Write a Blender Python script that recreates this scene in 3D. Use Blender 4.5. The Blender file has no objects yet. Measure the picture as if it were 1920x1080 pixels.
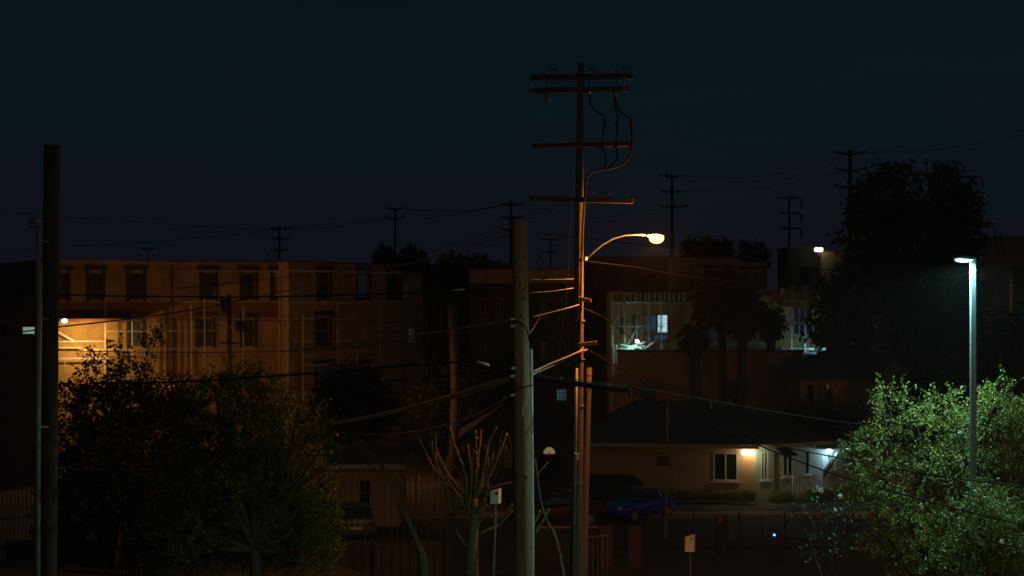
import bpy, math, random
import numpy as np
from mathutils import Vector

# ---------------------------------------------------------------- camera, sky, exposure
sc = bpy.context.scene
COL = sc.collection
FPX, CX, HY, CAMH = 3600.0, 960.0, 560.0, 10.0
cd = bpy.data.cameras.new('camera'); cam = bpy.data.objects.new('camera', cd); COL.objects.link(cam)
cam.location = (0, 0, CAMH); cam.rotation_euler = (math.radians(90), 0, 0)
cd.sensor_width = 36; cd.lens = FPX / 1920 * 36; cd.shift_y = (HY - 540) / 1920
cd.clip_start = 0.5; cd.clip_end = 3000
cd.dof.use_dof = True; cd.dof.focus_distance = 42; cd.dof.aperture_fstop = 1.5
sc.camera = cam
sc.view_settings.view_transform = 'Standard'; sc.view_settings.look = 'None'
sc.view_settings.exposure = 0.0; sc.view_settings.gamma = 1.0
world = bpy.data.worlds.new('World'); sc.world = world; world.use_nodes = True
nt = world.node_tree; nt.nodes.clear()
out = nt.nodes.new('ShaderNodeOutputWorld'); add = nt.nodes.new('ShaderNodeAddShader')
sky = nt.nodes.new('ShaderNodeTexSky'); sky.sky_type = 'NISHITA'; sky.sun_disc = False
sky.sun_elevation = math.radians(-8); sky.sun_rotation = math.radians(20)
b1 = nt.nodes.new('ShaderNodeBackground'); b1.inputs[1].default_value = 0.01
b2 = nt.nodes.new('ShaderNodeBackground'); b2.inputs[1].default_value = 1.12
tc = nt.nodes.new('ShaderNodeTexCoord'); sep = nt.nodes.new('ShaderNodeSeparateXYZ')
mapz = nt.nodes.new('ShaderNodeMapRange'); mapz.inputs[1].default_value = -0.01; mapz.inputs[2].default_value = 0.2
ramp = nt.nodes.new('ShaderNodeValToRGB')
mpn = nt.nodes.new('ShaderNodeMapping'); mpn.inputs['Scale'].default_value = (3, 3, 26)
noi = nt.nodes.new('ShaderNodeTexNoise'); noi.inputs['Scale'].default_value = 1.6; noi.inputs['Detail'].default_value = 3
nmul = nt.nodes.new('ShaderNodeMath'); nmul.operation = 'MULTIPLY_ADD'; nmul.inputs[1].default_value = 0.8; nmul.inputs[2].default_value = -0.4
nadd = nt.nodes.new('ShaderNodeMath'); nadd.operation = 'ADD'; nadd.use_clamp = True
L = nt.links.new
L(tc.outputs['Generated'], sep.inputs[0]); L(sep.outputs[2], mapz.inputs[0])
L(tc.outputs['Generated'], mpn.inputs[0]); L(mpn.outputs[0], noi.inputs[0])
L(noi.outputs[0], nmul.inputs[0]); L(nmul.outputs[0], nadd.inputs[0]); L(mapz.outputs[0], nadd.inputs[1])
L(nadd.outputs[0], ramp.inputs[0]); L(ramp.outputs[0], b2.inputs[0]); L(sky.outputs[0], b1.inputs[0])
L(b1.outputs[0], add.inputs[0]); L(b2.outputs[0], add.inputs[1]); L(add.outputs[0], out.inputs[0])
cr = ramp.color_ramp
cr.elements[0].position = 0.0; cr.elements[0].color = (0.0048, 0.0048, 0.0090, 1)
cr.elements[1].position = 0.9; cr.elements[1].color = (0.0011, 0.0060, 0.0084, 1)
for p, c in ((0.22, (0.0037, 0.0050, 0.0094, 1)), (0.42, (0.0024, 0.0060, 0.0096, 1)), (0.6, (0.0016, 0.0070, 0.0102, 1))):
    e = cr.elements.new(p); e.color = c
sd = bpy.data.lights.new('sun', 'SUN'); sd.energy = 0.006; sd.angle = math.radians(20); sd.color = (0.5, 0.75, 1)
sun = bpy.data.objects.new('sun', sd); COL.objects.link(sun); sun.rotation_euler = (math.radians(55), 0, math.radians(20))

# lamp powers (watts) gathered here
P_HPS, P_LED, P_LOT, P_ADDED_STREET, P_WALL = 3200, 1600, 1500, 240, 430

random.seed(4); R = np.random.default_rng(4)
# ---------------------------------------------------------------- helpers
ORG = {}
def W(px, py, Y): return Vector(((px - CX) / FPX * Y, Y, CAMH - (py - HY) / FPX * Y))
def tag(o, label=None, cat=None, group=None, kind=None):
    if label: o['label'] = label
    if cat: o['category'] = cat
    if group: o['group'] = group
    if kind: o['kind'] = kind
    return o
def thing(name, label, cat, loc=(0, 0, 0), group=None, local=False):
    o = bpy.data.objects.new(name, None); COL.objects.link(o); o.location = loc
    o.empty_display_size = 0.3
    ORG[o] = Vector((0, 0, 0)) if local else Vector(loc)
    return tag(o, label, cat, group)

class MB:
    def __init__(s): s.v = []; s.f = []
    def add(s, vs, fs):
        n = len(s.v); s.v += [tuple(p) for p in vs]; s.f += [tuple(i + n for i in f) for f in fs]; return s
    def hexa(s, p):   # 8 points: bottom 4, top 4
        return s.add(p, [(0, 3, 2, 1), (4, 5, 6, 7), (0, 1, 5, 4), (1, 2, 6, 5), (2, 3, 7, 6), (3, 0, 4, 7)])
    def box(s, x0, x1, y0, y1, z0, z1):
        return s.hexa([(x0, y0, z0), (x1, y0, z0), (x1, y1, z0), (x0, y1, z0), (x0, y0, z1), (x1, y0, z1), (x1, y1, z1), (x0, y1, z1)])
    def fbox(s, F, u0, u1, z0, z1, d0, d1):
        P = F.pt
        return s.hexa([P(u0, z0, d1), P(u1, z0, d1), P(u1, z0, d0), P(u0, z0, d0), P(u0, z1, d1), P(u1, z1, d1), P(u1, z1, d0), P(u0, z1, d0)])
    def tube(s, pts, r, n=8, caps=True):
        pts = [Vector(p) for p in pts]; m = len(pts)
        rr = r if isinstance(r, (list, tuple)) else [r] * m
        rings = []
        up = None
        for i, p in enumerate(pts):
            d = (pts[min(i + 1, m - 1)] - pts[max(i - 1, 0)]).normalized()
            if up is None: up = d.orthogonal().normalized()
            up = (up - d * up.dot(d));
            up = up.normalized() if up.length > 1e-6 else d.orthogonal().normalized()
            q = d.cross(up)
            rings += [p + (up * math.cos(2 * math.pi * k / n) + q * math.sin(2 * math.pi * k / n)) * rr[i] for k in range(n)]
        fs = [(i * n + k, i * n + (k + 1) % n, (i + 1) * n + (k + 1) % n, (i + 1) * n + k) for i in range(m - 1) for k in range(n)]
        if caps: fs += [tuple(range(n - 1, -1, -1)), tuple((m - 1) * n + k for k in range(n))]
        return s.add(rings, fs)
    def ball(s, c, rx, ry=None, rz=None, nu=12, nv=8):
        ry = ry or rx; rz = rz or rx; vs = []; fs = []
        for j in range(nv + 1):
            t = math.pi * j / nv
            for i in range(nu):
                a = 2 * math.pi * i / nu
                vs.append((c[0] + rx * math.sin(t) * math.cos(a), c[1] + ry * math.sin(t) * math.sin(a), c[2] + rz * math.cos(t)))
        for j in range(nv):
            for i in range(nu):
                fs.append((j * nu + i, (j + 1) * nu + i, (j + 1) * nu + (i + 1) % nu, j * nu + (i + 1) % nu))
        return s.add(vs, fs)
    def build(s, name, mat, parent=None, label=None, cat=None, group=None, kind=None, smooth=False, bevel=0, org=None):
        if parent is not None: o0 = ORG[parent]
        else: o0 = Vector(org) if org is not None else Vector(s.v[0])
        a = np.array(s.v, dtype=float) - np.array(o0)
        me = bpy.data.meshes.new(name); me.from_pydata(a.tolist(), [], s.f); me.validate(); me.update()
        if smooth: me.shade_smooth()
        o = bpy.data.objects.new(name, me); COL.objects.link(o); me.materials.append(mat)
        ORG[o] = o0
        if parent is not None:
            o.parent = parent
        else: o.location = o0
        if bevel:
            b = o.modifiers.new('bevel', 'BEVEL'); b.width = bevel; b.segments = 2; b.limit_method = 'ANGLE'
        return tag(o, label, cat, group, kind)

class Fac:
    def __init__(s, A, B):
        s.A = Vector((A[0], A[1])); d = Vector((B[0], B[1])) - s.A; s.len = d.length; s.u = d / s.len
        s.n = Vector((s.u.y, -s.u.x))
        if s.n.y > 0: s.n = -s.n
    def pt(s, u, z, d=0):
        q = s.A + s.u * u + s.n * d; return Vector((q.x, q.y, z))
    def at(s, px, py):
        k = (px - CX) / FPX
        # A + t u = Y*(k,1)
        t = (k * s.A.y - s.A.x) / (s.u.x - k * s.u.y); Y = s.A.y + t * s.u.y
        return t, CAMH - (py - HY) / FPX * Y
    def rect(s, x0, x1, y0, y1):
        u0, z1 = s.at(x0, y0); u1, _ = s.at(x1, y0); _, z0 = s.at((x0 + x1) / 2, y1); return u0, u1, z0, z1
def G(px, Y): return ((px - CX) / FPX * Y, Y)

def wall_holes(mb, F, U0, U1, Z0, Z1, holes, t=0.3, d=0.0):
    us = sorted({U0, U1, *[min(max(h[i], U0), U1) for h in holes for i in (0, 1)]})
    zs = sorted({Z0, Z1, *[min(max(h[i], Z0), Z1) for h in holes for i in (2, 3)]})
    for i in range(len(us) - 1):
        if us[i + 1] - us[i] < 1e-5: continue
        run = None
        for j in range(len(zs) - 1):
            cu, cz = (us[i] + us[i + 1]) / 2, (zs[j] + zs[j + 1]) / 2
            inside = any(h[0] < cu < h[1] and h[2] < cz < h[3] for h in holes)
            if not inside and run is None: run = zs[j]
            if inside and run is not None: mb.fbox(F, us[i], us[i + 1], run, zs[j], d - t, d); run = None
        if run is not None: mb.fbox(F, us[i], us[i + 1], run, zs[-1], d - t, d)
    return mb

# ---------------------------------------------------------------- materials
def mat(name, col, rough=0.8, metal=0.0, var=0.25, scale=3.0, bump=0.0, bscale=40.0, col2=None, stretch=None, spec=None, coat=0):
    m = bpy.data.materials.new(name); m.use_nodes = True; n = m.node_tree; bs = n.nodes['Principled BSDF']
    bs.inputs['Roughness'].default_value = rough; bs.inputs['Metallic'].default_value = metal
    if spec is not None: bs.inputs['Specular IOR Level'].default_value = spec
    if coat: bs.inputs['Coat Weight'].default_value = coat; bs.inputs['Coat Roughness'].default_value = 0.08
    t = n.nodes.new('ShaderNodeTexCoord'); mp = n.nodes.new('ShaderNodeMapping')
    if stretch: mp.inputs['Scale'].default_value = stretch
    n.links.new(t.outputs['Object'], mp.inputs[0])
    no = n.nodes.new('ShaderNodeTexNoise'); no.inputs['Scale'].default_value = scale; no.inputs['Detail'].default_value = 6; no.inputs['Roughness'].default_value = 0.65
    n.links.new(mp.outputs[0], no.inputs[0])
    r = n.nodes.new('ShaderNodeValToRGB'); n.links.new(no.outputs[0], r.inputs[0]); n.links.new(r.outputs[0], bs.inputs['Base Color'])
    c2 = col2 or tuple(min(1, c * (1 + var)) for c in col); c1 = tuple(c * (1 - var) for c in col)
    r.color_ramp.elements[0].position = 0.32; r.color_ramp.elements[0].color = (*c1, 1)
    r.color_ramp.elements[1].position = 0.68; r.color_ramp.elements[1].color = (*c2, 1)
    if bump:
        nb = n.nodes.new('ShaderNodeTexNoise'); nb.inputs['Scale'].default_value = bscale; nb.inputs['Detail'].default_value = 4
        n.links.new(mp.outputs[0], nb.inputs[0]); b = n.nodes.new('ShaderNodeBump'); b.inputs['Strength'].default_value = bump; b.inputs['Distance'].default_value = 0.02
        n.links.new(nb.outputs[0], b.inputs['Height']); n.links.new(b.outputs[0], bs.inputs['Normal'])
    return m
def emit(name, col, s):
    m = bpy.data.materials.new(name); m.use_nodes = True; n = m.node_tree; n.nodes.clear()
    e = n.nodes.new('ShaderNodeEmission'); o = n.nodes.new('ShaderNodeOutputMaterial')
    e.inputs[0].default_value = (*col, 1); e.inputs[1].default_value = s; n.links.new(e.outputs[0], o.inputs[0]); return m
def litpane(name, col, s, var=0.5, scale=3, stretch=(1, 1, 6)):
    m = bpy.data.materials.new(name); m.use_nodes = True; n = m.node_tree; n.nodes.clear()
    e = n.nodes.new('ShaderNodeEmission'); o = n.nodes.new('ShaderNodeOutputMaterial'); t = n.nodes.new('ShaderNodeTexCoord')
    mp = n.nodes.new('ShaderNodeMapping'); mp.inputs['Scale'].default_value = stretch
    no = n.nodes.new('ShaderNodeTexNoise'); no.inputs['Scale'].default_value = scale
    r = n.nodes.new('ShaderNodeMapRange'); r.inputs[1].default_value = .3; r.inputs[2].default_value = .7
    r.inputs[3].default_value = s * (1 - var); r.inputs[4].default_value = s
    n.links.new(t.outputs['Object'], mp.inputs[0]); n.links.new(mp.outputs[0], no.inputs[0]); n.links.new(no.outputs[0], r.inputs[0])
    n.links.new(r.outputs[0], e.inputs[1]); e.inputs[0].default_value = (*col, 1); n.links.new(e.outputs[0], o.inputs[0]); return m
def leafmat(name, col, col2, trans=0.25, scale=1.5):
    m = bpy.data.materials.new(name); m.use_nodes = True; n = m.node_tree; n.nodes.clear()
    o = n.nodes.new('ShaderNodeOutputMaterial'); bs = n.nodes.new('ShaderNodeBsdfPrincipled'); tr = n.nodes.new('ShaderNodeBsdfTranslucent')
    mx = n.nodes.new('ShaderNodeMixShader'); mx.inputs[0].default_value = trans
    t = n.nodes.new('ShaderNodeTexCoord'); no = n.nodes.new('ShaderNodeTexNoise'); no.inputs['Scale'].default_value = scale; no.inputs['Detail'].default_value = 8; no.inputs['Roughness'].default_value = .8
    r = n.nodes.new('ShaderNodeValToRGB'); r.color_ramp.elements[0].position = .36; r.color_ramp.elements[1].position = .64
    r.color_ramp.elements[0].color = (*col, 1); r.color_ramp.elements[1].color = (*col2, 1)
    bs.inputs['Roughness'].default_value = .5; bs.inputs['Specular IOR Level'].default_value = .4
    n.links.new(t.outputs['Object'], no.inputs[0]); n.links.new(no.outputs[0], r.inputs[0])
    n.links.new(r.outputs[0], bs.inputs['Base Color']); n.links.new(r.outputs[0], tr.inputs[0])
    n.links.new(bs.outputs[0], mx.inputs[1]); n.links.new(tr.outputs[0], mx.inputs[2]); n.links.new(mx.outputs[0], o.inputs[0]); return m

M = dict(
    wood=mat('pole wood', (.26, .17, .09), .9, var=.45, scale=5, bump=1.0, bscale=9, stretch=(22, 22, .7)),
    woodm=mat('old pole wood', (.12, .092, .062), .9, var=.45, scale=5, bump=1.0, bscale=9, stretch=(22, 22, .7)),
    woodd=mat('dark creosote wood', (.045, .03, .022), .9, var=.4, scale=5, bump=.8, bscale=14, stretch=(8, 8, .5)),
    arm=mat('cross arm wood', (.035, .026, .02), .9, var=.3, scale=4, bump=.5, bscale=20),
    galv=mat('galvanised steel', (.42, .44, .44), .45, .4, var=.15, scale=6, bump=.1),
    galvd=mat('dull steel', (.2, .21, .21), .6, .3, var=.2, scale=6),
    paintpole=mat('painted lamp pole', (.13, .17, .21), .5, 0, var=.1, scale=4),
    black=mat('black iron', (.018, .018, .02), .55, .1, var=.3, scale=9),
    rubber=mat('black rubber', (.01, .01, .01), .8, 0, var=.2, scale=12, spec=.2),
    cable=mat('cable sheath', (.018, .017, .017), .8, 0, var=.25, scale=8, spec=.15),
    cablep=mat('weathered pale cable', (.2, .18, .14), .7, 0, var=.3, scale=8, spec=.2),
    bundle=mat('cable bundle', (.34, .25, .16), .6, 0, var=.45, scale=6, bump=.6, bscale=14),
    sleeve=mat('grey cable sleeve', (.5, .52, .52), .5, 0, var=.1),
    ceramic=mat('porcelain insulator', (.16, .12, .1), .25, 0, var=.2),
    ochre=mat('ochre building paper', (.38, .245, .10), .9, var=.25, scale=.8, bump=.4, bscale=25),
    ochred=mat('dark ochre band', (.2, .085, .03), .9, var=.25, scale=1.2, bump=.3),
    tan=mat('tan stucco', (.34, .26, .15), .9, var=.2, scale=.9, bump=.3, bscale=20),
    brown=mat('brown stucco', (.34, .21, .14), .9, var=.2, scale=.7, bump=.4, bscale=18),
    brownd=mat('dark brown cladding', (.1, .06, .045), .9, var=.25, scale=.7, bump=.3),
    cream=mat('cream stucco', (.42, .30, .16), .9, var=.12, scale=1.3, bump=.6, bscale=30),
    pale=mat('green lit stucco', (.44, .52, .40), .9, var=.10, scale=1.3, bump=.6, bscale=30),  # side face of the cream house, its greenish light put into the colour
    trim=mat('white trim', (.75, .75, .70), .6, var=.1, scale=5),
    fascia=mat('pale fascia', (.5, .45, .4), .7, var=.15, scale=2),
    shingle=mat('roof shingle', (.11, .105, .09), .95, var=.35, scale=9, bump=.8, bscale=22, stretch=(1, 1, 3)),
    tile=mat('brown roof tile', (.13, .07, .05), .9, var=.35, scale=6, bump=.7, bscale=18),
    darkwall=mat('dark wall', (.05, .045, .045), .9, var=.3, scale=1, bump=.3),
    glass=mat('dark glass', (.012, .015, .02), .12, 0, var=.3, scale=.6, spec=.8),
    glassb=mat('bluish curtained glass', (.05, .06, .09), .2, 0, var=.4, scale=2, spec=.6),
    darkframe=mat('dark window surround', (.04, .03, .028), .7, var=.2),
    asphalt=mat('asphalt', (.045, .045, .047), .85, var=.3, scale=2, bump=.4, bscale=60),
    concrete=mat('concrete paving', (.3, .28, .25), .9, var=.2, scale=1.5, bump=.4, bscale=30),
    soil=mat('dry soil and turf', (.05, .05, .032), .95, var=.45, scale=.6, bump=.8, bscale=7),
    bark=mat('bark', (.12, .09, .06), .95, var=.4, scale=7, bump=.9, bscale=18, stretch=(4, 4, 1)),
    barkd=mat('dark bark', (.035, .028, .02), .95, var=.4, scale=7, bump=.9, bscale=18, stretch=(4, 4, 1)),
    pollard=mat('warm toned pollard bark', (.13, .10, .045), .95, var=.5, scale=9, bump=1, bscale=14),  # bark colour warmed to offset the teal lamplight
    tyre=mat('tyre', (.02, .02, .02), .8, var=.2), alloy=mat('alloy rim', (.65, .66, .68), .3, .7, var=.08),
    bluep=mat('blue car paint', (.012, .04, .75), .3, 0, var=.08, scale=2, coat=1),
    darkp=mat('dark car paint', (.008, .008, .01), .5, 0, var=.1),
    redp=mat('red car paint', (.07, .004, .005), .5, 0, var=.1, coat=1),
    silverp=mat('silver car paint', (.12, .14, .14), .4, .2, var=.08),
    redglass=mat('red tail lens', (.4, .01, .01), .2, 0, var=.1), clear=mat('headlamp lens', (.7, .75, .8), .12, 0, var=.05, spec=1),
    petal=mat('white petals', (.85, .85, .82), .6, var=.05),
    hill=mat('far hillside', (.03, .035, .03), 1, var=.4, scale=.05),
    skin=mat('faded red cloth', (.3, .05, .04), .8, var=.2),
)
LF = dict(
    myrtle=leafmat('myrtle leaves', (.05, .08, .014), (.24, .20, .045), .3, 1.9),
    green=leafmat('street tree leaves', (.06, .13, .025), (.17, .2, .035), .22, 1.2),
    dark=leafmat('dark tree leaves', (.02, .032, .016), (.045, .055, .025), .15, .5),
    hedge=leafmat('hedge leaves', (.14, .2, .03), (.32, .3, .06), .2, 3),
    palm=leafmat('palm leaflets', (.025, .032, .016), (.06, .055, .03), .15, 1),
)

# ---------------------------------------------------------------- lights of the lamps
def light(name, typ, loc, col, power, parent=None, size=.06, spot=150, blend=.6, aim=None):
    d = bpy.data.lights.new(name, typ); d.color = col; d.energy = power
    d.shadow_soft_size = size
    if typ == 'SPOT': d.spot_size = math.radians(spot); d.spot_blend = blend
    o = bpy.data.objects.new(name, d); COL.objects.link(o)
    o.location = Vector(loc) - (ORG[parent] if parent is not None else Vector((0, 0, 0)))
    if parent is not None: o.parent = parent
    if aim is not None:
        o.rotation_euler = (Vector(aim) - Vector(loc)).to_track_quat('-Z', 'Y').to_euler()
    return o
HPS, LEDC, WARM, COOL = (1, .34, .07), (.40, 1, .88), (1, .66, .34), (.35, .68, 1)
E = dict(hps=emit('sodium lamp glow', (1, .40, .17), 4), hps2=emit('weak sodium glow', (1, .5, .2), .8), led=emit('white led glow', (.35, 1, .92), 3.2), warm=emit('warm bulb glow', (1, .82, .6), 14),
         cool=emit('cool bulb glow', (.6, .85, 1), 12), flood=emit('floodlight glow', (1, .95, .75), 8), blue=emit('blue indicator', (.1, .25, 1), 6),
         amber=emit('amber bulb', (1, .6, .2), 8), wall=emit('wall lamp bulb', (1, .75, .4), 10))

# ---------------------------------------------------------------- setting: ground, street, paths
def ground_h(x, y):
    t = min(max((66.5 - y) / 4.5, 0), 1); t = t * t * (3 - 2 * t)
    s = min(max((-2.0 - x) / 4, 0), 1)
    return 1.6 * t * s
mb = MB()
xs = list(np.linspace(-700, -40, 12)) + list(np.linspace(-36, 20, 57)) + list(np.linspace(24, 700, 12))
ys = list(np.linspace(-60, 40, 11)) + list(np.linspace(44, 90, 70)) + list(np.linspace(94, 900, 22))
for y in ys:
    for x in xs:
        mb.v.append((x, y, ground_h(x, y) + (0.03 * math.sin(x * 1.7) * math.cos(y * 1.3) - .04 if 40 < y < 76 or y > 90 else -.04)))
nx = len(xs)
mb.f = [(j * nx + i, j * nx + i + 1, (j + 1) * nx + i + 1, (j + 1) * nx + i) for j in range(len(ys) - 1) for i in range(nx - 1)]
mb.build('ground', M['soil'], kind='structure', org=(0, 0, 0), smooth=True)
MB().box(-60, 60, 77.5, 87.2, -.2, .02).build('road', M['asphalt'], kind='structure', org=(0, 82, 0))
MB().box(-60, 60, 87.2, 87.4, -.2, .10).build('kerb', M['concrete'], kind='structure', org=(0, 87, 0))
MB().box(-2, 60, 88.0, 89.7, -.2, .06).build('pavement', M['cream'], kind='structure', org=(0, 88, 0))
mb = MB()
for i in range(60):
    x0 = -400 + i * 14; h0 = 13 + 3 * math.sin(i * .5) + 2 * math.sin(i * 1.3); h1 = 13 + 3 * math.sin((i + 1) * .5) + 2 * math.sin((i + 1) * 1.3)
    mb.add([(x0, 500, 0), (x0 + 14, 500, 0), (x0 + 14, 540, h1), (x0, 540, h0), (x0 + 14, 640, 0), (x0, 640, 0)], [(0, 1, 2, 3), (3, 2, 4, 5)])
mb.build('hills', M['hill'], kind='structure', org=(0, 540, 0), smooth=True)

# ---------------------------------------------------------------- building helpers
def window(F, root, r, trimw=.07, fm='trim', pane='glass', mull=1, rail=0, surround=None, flare=0, sill=True, depth=.14, label=None, bars=0):
    u0, u1, z0, z1 = r
    mb = MB(); t = trimw
    e = .003
    mb.fbox(F, u0 + e, u0 + t, z0 + e, z1 - e, -depth, -depth + .09); mb.fbox(F, u1 - t, u1 - e, z0 + e, z1 - e, -depth, -depth + .09)
    mb.fbox(F, u0 + t, u1 - t, z1 - t, z1 - e, -depth, -depth + .09); mb.fbox(F, u0 + t, u1 - t, z0 + e, z0 + t, -depth, -depth + .09)
    for k in range(mull):
        c = u0 + (u1 - u0) * (k + 1) / (mull + 1); mb.fbox(F, c - t * .4, c + t * .4, z0 + t, z1 - t, -depth, -depth + .075)
    for k in range(rail):
        c = z0 + (z1 - z0) * (k + 1) / (rail + 1); mb.fbox(F, u0 + t, u1 - t, c - t * .35, c + t * .35, -depth, -depth + .065)
    w = mb.build('window', M[fm], root, label=label)
    pm = pane if not isinstance(pane, str) else M[pane]
    MB().fbox(F, u0 + .01, u1 - .01, z0 + .01, z1 - .01, -depth - .03, -depth + .02).build('pane', pm, w)
    if surround:
        s = MB(); k = surround
        s.fbox(F, u0 - k, u0, z0 - k, z1 + k, .003, .06); s.fbox(F, u1, u1 + k, z0 - k, z1 + k, .003, .06)
        s.fbox(F, u0 - k - flare, u1 + k + flare, z1 + k, z1 + k * 2.2, .003, .12)
        s.build('surround', M['darkframe'], w)
    if sill: MB().fbox(F, u0 - .1, u1 + .1, z0 - .09, z0 - .01, -.02, .11).build('sill', M[fm] if not surround else M['darkframe'], w)
    return w

def shell(F, root, u0, u1, z1, depth, wm, rm, z0=-.1, t=.3, parapet=.0, inner='darkwall'):
    """side walls, back wall and flat roof behind a front wall"""
    mb = MB()
    mb.fbox(F, u0, u0 + t, z0, z1 - .002, -depth, -t); mb.fbox(F, u1 - t, u1, z0, z1 - .002, -depth, -t)
    mb.fbox(F, u0 + t, u1 - t, z0, z1 - .002, -depth, -depth + t)
    mb.build('wall', M[wm], root)
    mb = MB(); mb.fbox(F, u0 + t, u1 - t, z1 - .5, z1 - .3, -depth + t, -t - .002)
    mb.build('roof', M[rm], root)
    c = MB(); c.fbox(F, u0 - .05, u1 + .05, z1, z1 + .09, -depth - .05, .06); c.build('coping', M['brownd'], root)
    for k in range(1, int((z1 - 1) / 3.0)):
        MB().fbox(F, u0 + t + .01, u1 - t - .01, k * 3.0, k * 3.0 + .2, -depth + t + .01, -t - .6).build('floor_slab', M[inner], root)

def scaffold(F, root, u0, u1, z0, z1, nb, nl, dep=1.2, d0=.3, mt='galv', braces=True, planks=(), r=.024):
    for i in range(nb + 1):
        u = u0 + (u1 - u0) * i / nb
        for d in (d0, d0 + dep):
            MB().tube([F.pt(u, z0, d), F.pt(u, z1 + .4, d)], r, 5).build('standard', M[mt], root)
    for j in range(nl + 1):
        z = z0 + (z1 - z0) * j / nl
        if j == 0 and z0 < .2: continue
        for d in (d0 - .03, d0 + dep + .03):
            MB().tube([F.pt(u0 - .15, z, d), F.pt(u1 + .15, z, d)], r, 5).build('ledger', M[mt], root)
        if j in planks:
            MB().fbox(F, u0, u1, z - .08, z - .04, d0 + .05, d0 + dep - .05).build('plank', M['fascia'], root)
    if braces:
        for i in range(nb):
            for j in range(nl):
                if (i + j) % 2 == 0:
                    a = u0 + (u1 - u0) * i / nb; b = u0 + (u1 - u0) * (i + 1) / nb; za = z0 + (z1 - z0) * j / nl; zb = z0 + (z1 - z0) * (j + 1) / nl
                    MB().tube([F.pt(a, za, d0 + dep + .07), F.pt(b, zb, d0 + dep + .07)], r * .8, 5).build('brace', M[mt], root)

# ---------------------------------------------------------------- left apartment block
F1 = Fac(G(84, 112), G(541, 118)); F2 = Fac(G(541.5, 117.3), G(752, 130))
ap = thing('apartment_building', 'long ochre four storey block with dark framed top windows behind the left trees', 'building', F1.pt(0, 0))
z1 = 12.22
top1 = [(112, 126), (168, 191), (243, 268), (380, 403), (455, 478), (512, 537)]
rects = [F1.rect(a, b, 512, 559) for a, b in top1]
rects += [F1.rect(a, b, 598, 646) for a, b in ((243, 266), (373, 398))]
rects += [F1.rect(a, b, 600, 646) for a, b in ((118, 136), (455, 477))][1:]
mb = wall_holes(MB(), F1, 0, F1.len, -.1, z1, rects); mb.build('wall', M['ochre'], ap)
shell(F1, ap, 0, F1.len, z1, 14, 'ochre', 'shingle')
for r in rects: window(F1, ap, r, trimw=.1, pane='glassb', mull=0, fm='brownd', surround=.2, flare=.12)
u, zb0 = F1.at(200, 568); _, zb1 = F1.at(200, 597)
MB().fbox(F1, 0, F1.len, zb1, zb0, .003, .10).build('band', M['ochred'], ap)
MB().fbox(F1, 0, F1.at(250, 0)[0], zb1 - .16, zb1 - .004, .003, 1.7).build('ledge', M['ochred'], ap)
for yy in (507, 566): 
    za = F1.at(300, yy)[1]; MB().fbox(F1, F1.at(330, 0)[0], F1.len - .25, za - .03, za + .03, .101 if yy == 566 else .003, .13).build('moulding', M['fascia'], ap)
for px in (323,):
    u = F1.at(px, 500)[0]; MB().tube([F1.pt(u, 1, .09), F1.pt(u, z1 - .2, .09)], .045, 6).build('downpipe', M['brownd'], ap)
za = F1.at(300, 600)[1]
MB().fbox(F1, F1.at(400, 0)[0], F1.at(452, 0)[0], za - .03, za + .02, .101, .13).build('moulding', M['fascia'], ap)
for k in range(6):
    u = F1.at(300 + k * 13, 600)[0]; MB().fbox(F1, u - .05, u + .05, 5.2, zb1 - .02, .003, .06).build('batten', M['ochred'], ap)
# right wing, turned away
r2 = [F2.rect(a, b, 512, 560) for a, b in ((596, 618), (670, 691), (727, 748))] + [F2.rect(593, 618, 597, 645)] + [F2.rect(a, b, 688, 730) for a, b in ((593, 618), (668, 690))]
F2z = F2.at(541.5, 491)[1]
mb = wall_holes(MB(), F2, 0, F2.len, -.1, F2z, r2); mb.build('wall', M['ochre'], ap)
shell(F2, ap, 0, F2.len, F2z, 10, 'ochre', 'shingle')
cur = litpane('faint curtain glow', (.35, .5, .6), .012)
for i, r in enumerate(r2): window(F2, ap, r, trimw=.09, pane='glassb' if i not in (1, 4) else cur, mull=0, rail=1 if i > 2 else 0, fm='brownd', surround=.2, flare=.14)
for a, b, y in ((545, 752, 507), (545, 752, 567), (552, 558, 597), (566, 588, 597), (624, 665, 598), (552, 558, 640), (566, 588, 640), (624, 665, 641), (570, 655, 685), (696, 712, 686)):
    ua, zz = F2.at(a, y); ub = F2.at(b, y)[0]
    MB().fbox(F2, ua, min(ub, F2.len), zz - .035, zz + .035, .003, .1).build('moulding', M['trim'], ap)
# lower annex at the end of the block
F2b = Fac(G(753, 131), G(792, 133)); zt = F2b.at(760, 514)[1]
rr = [F2b.rect(756, 768, 533, 560), F2b.rect(766, 779, 615, 643)]
mb = wall_holes(MB(), F2b, 0, F2b.len, -.1, zt, rr); mb.build('wall', M['tan'], ap)
shell(F2b, ap, 0, F2b.len, zt, 6, 'tan', 'shingle')
curp = litpane('pinkish curtain glow', (.6, .5, .6), .03)
window(F2b, ap, rr[0], trimw=.06, pane=cur, mull=0, fm='fascia', sill=False); window(F2b, ap, rr[1], trimw=.06, pane=curp, mull=0, fm='fascia', sill=False)

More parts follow.
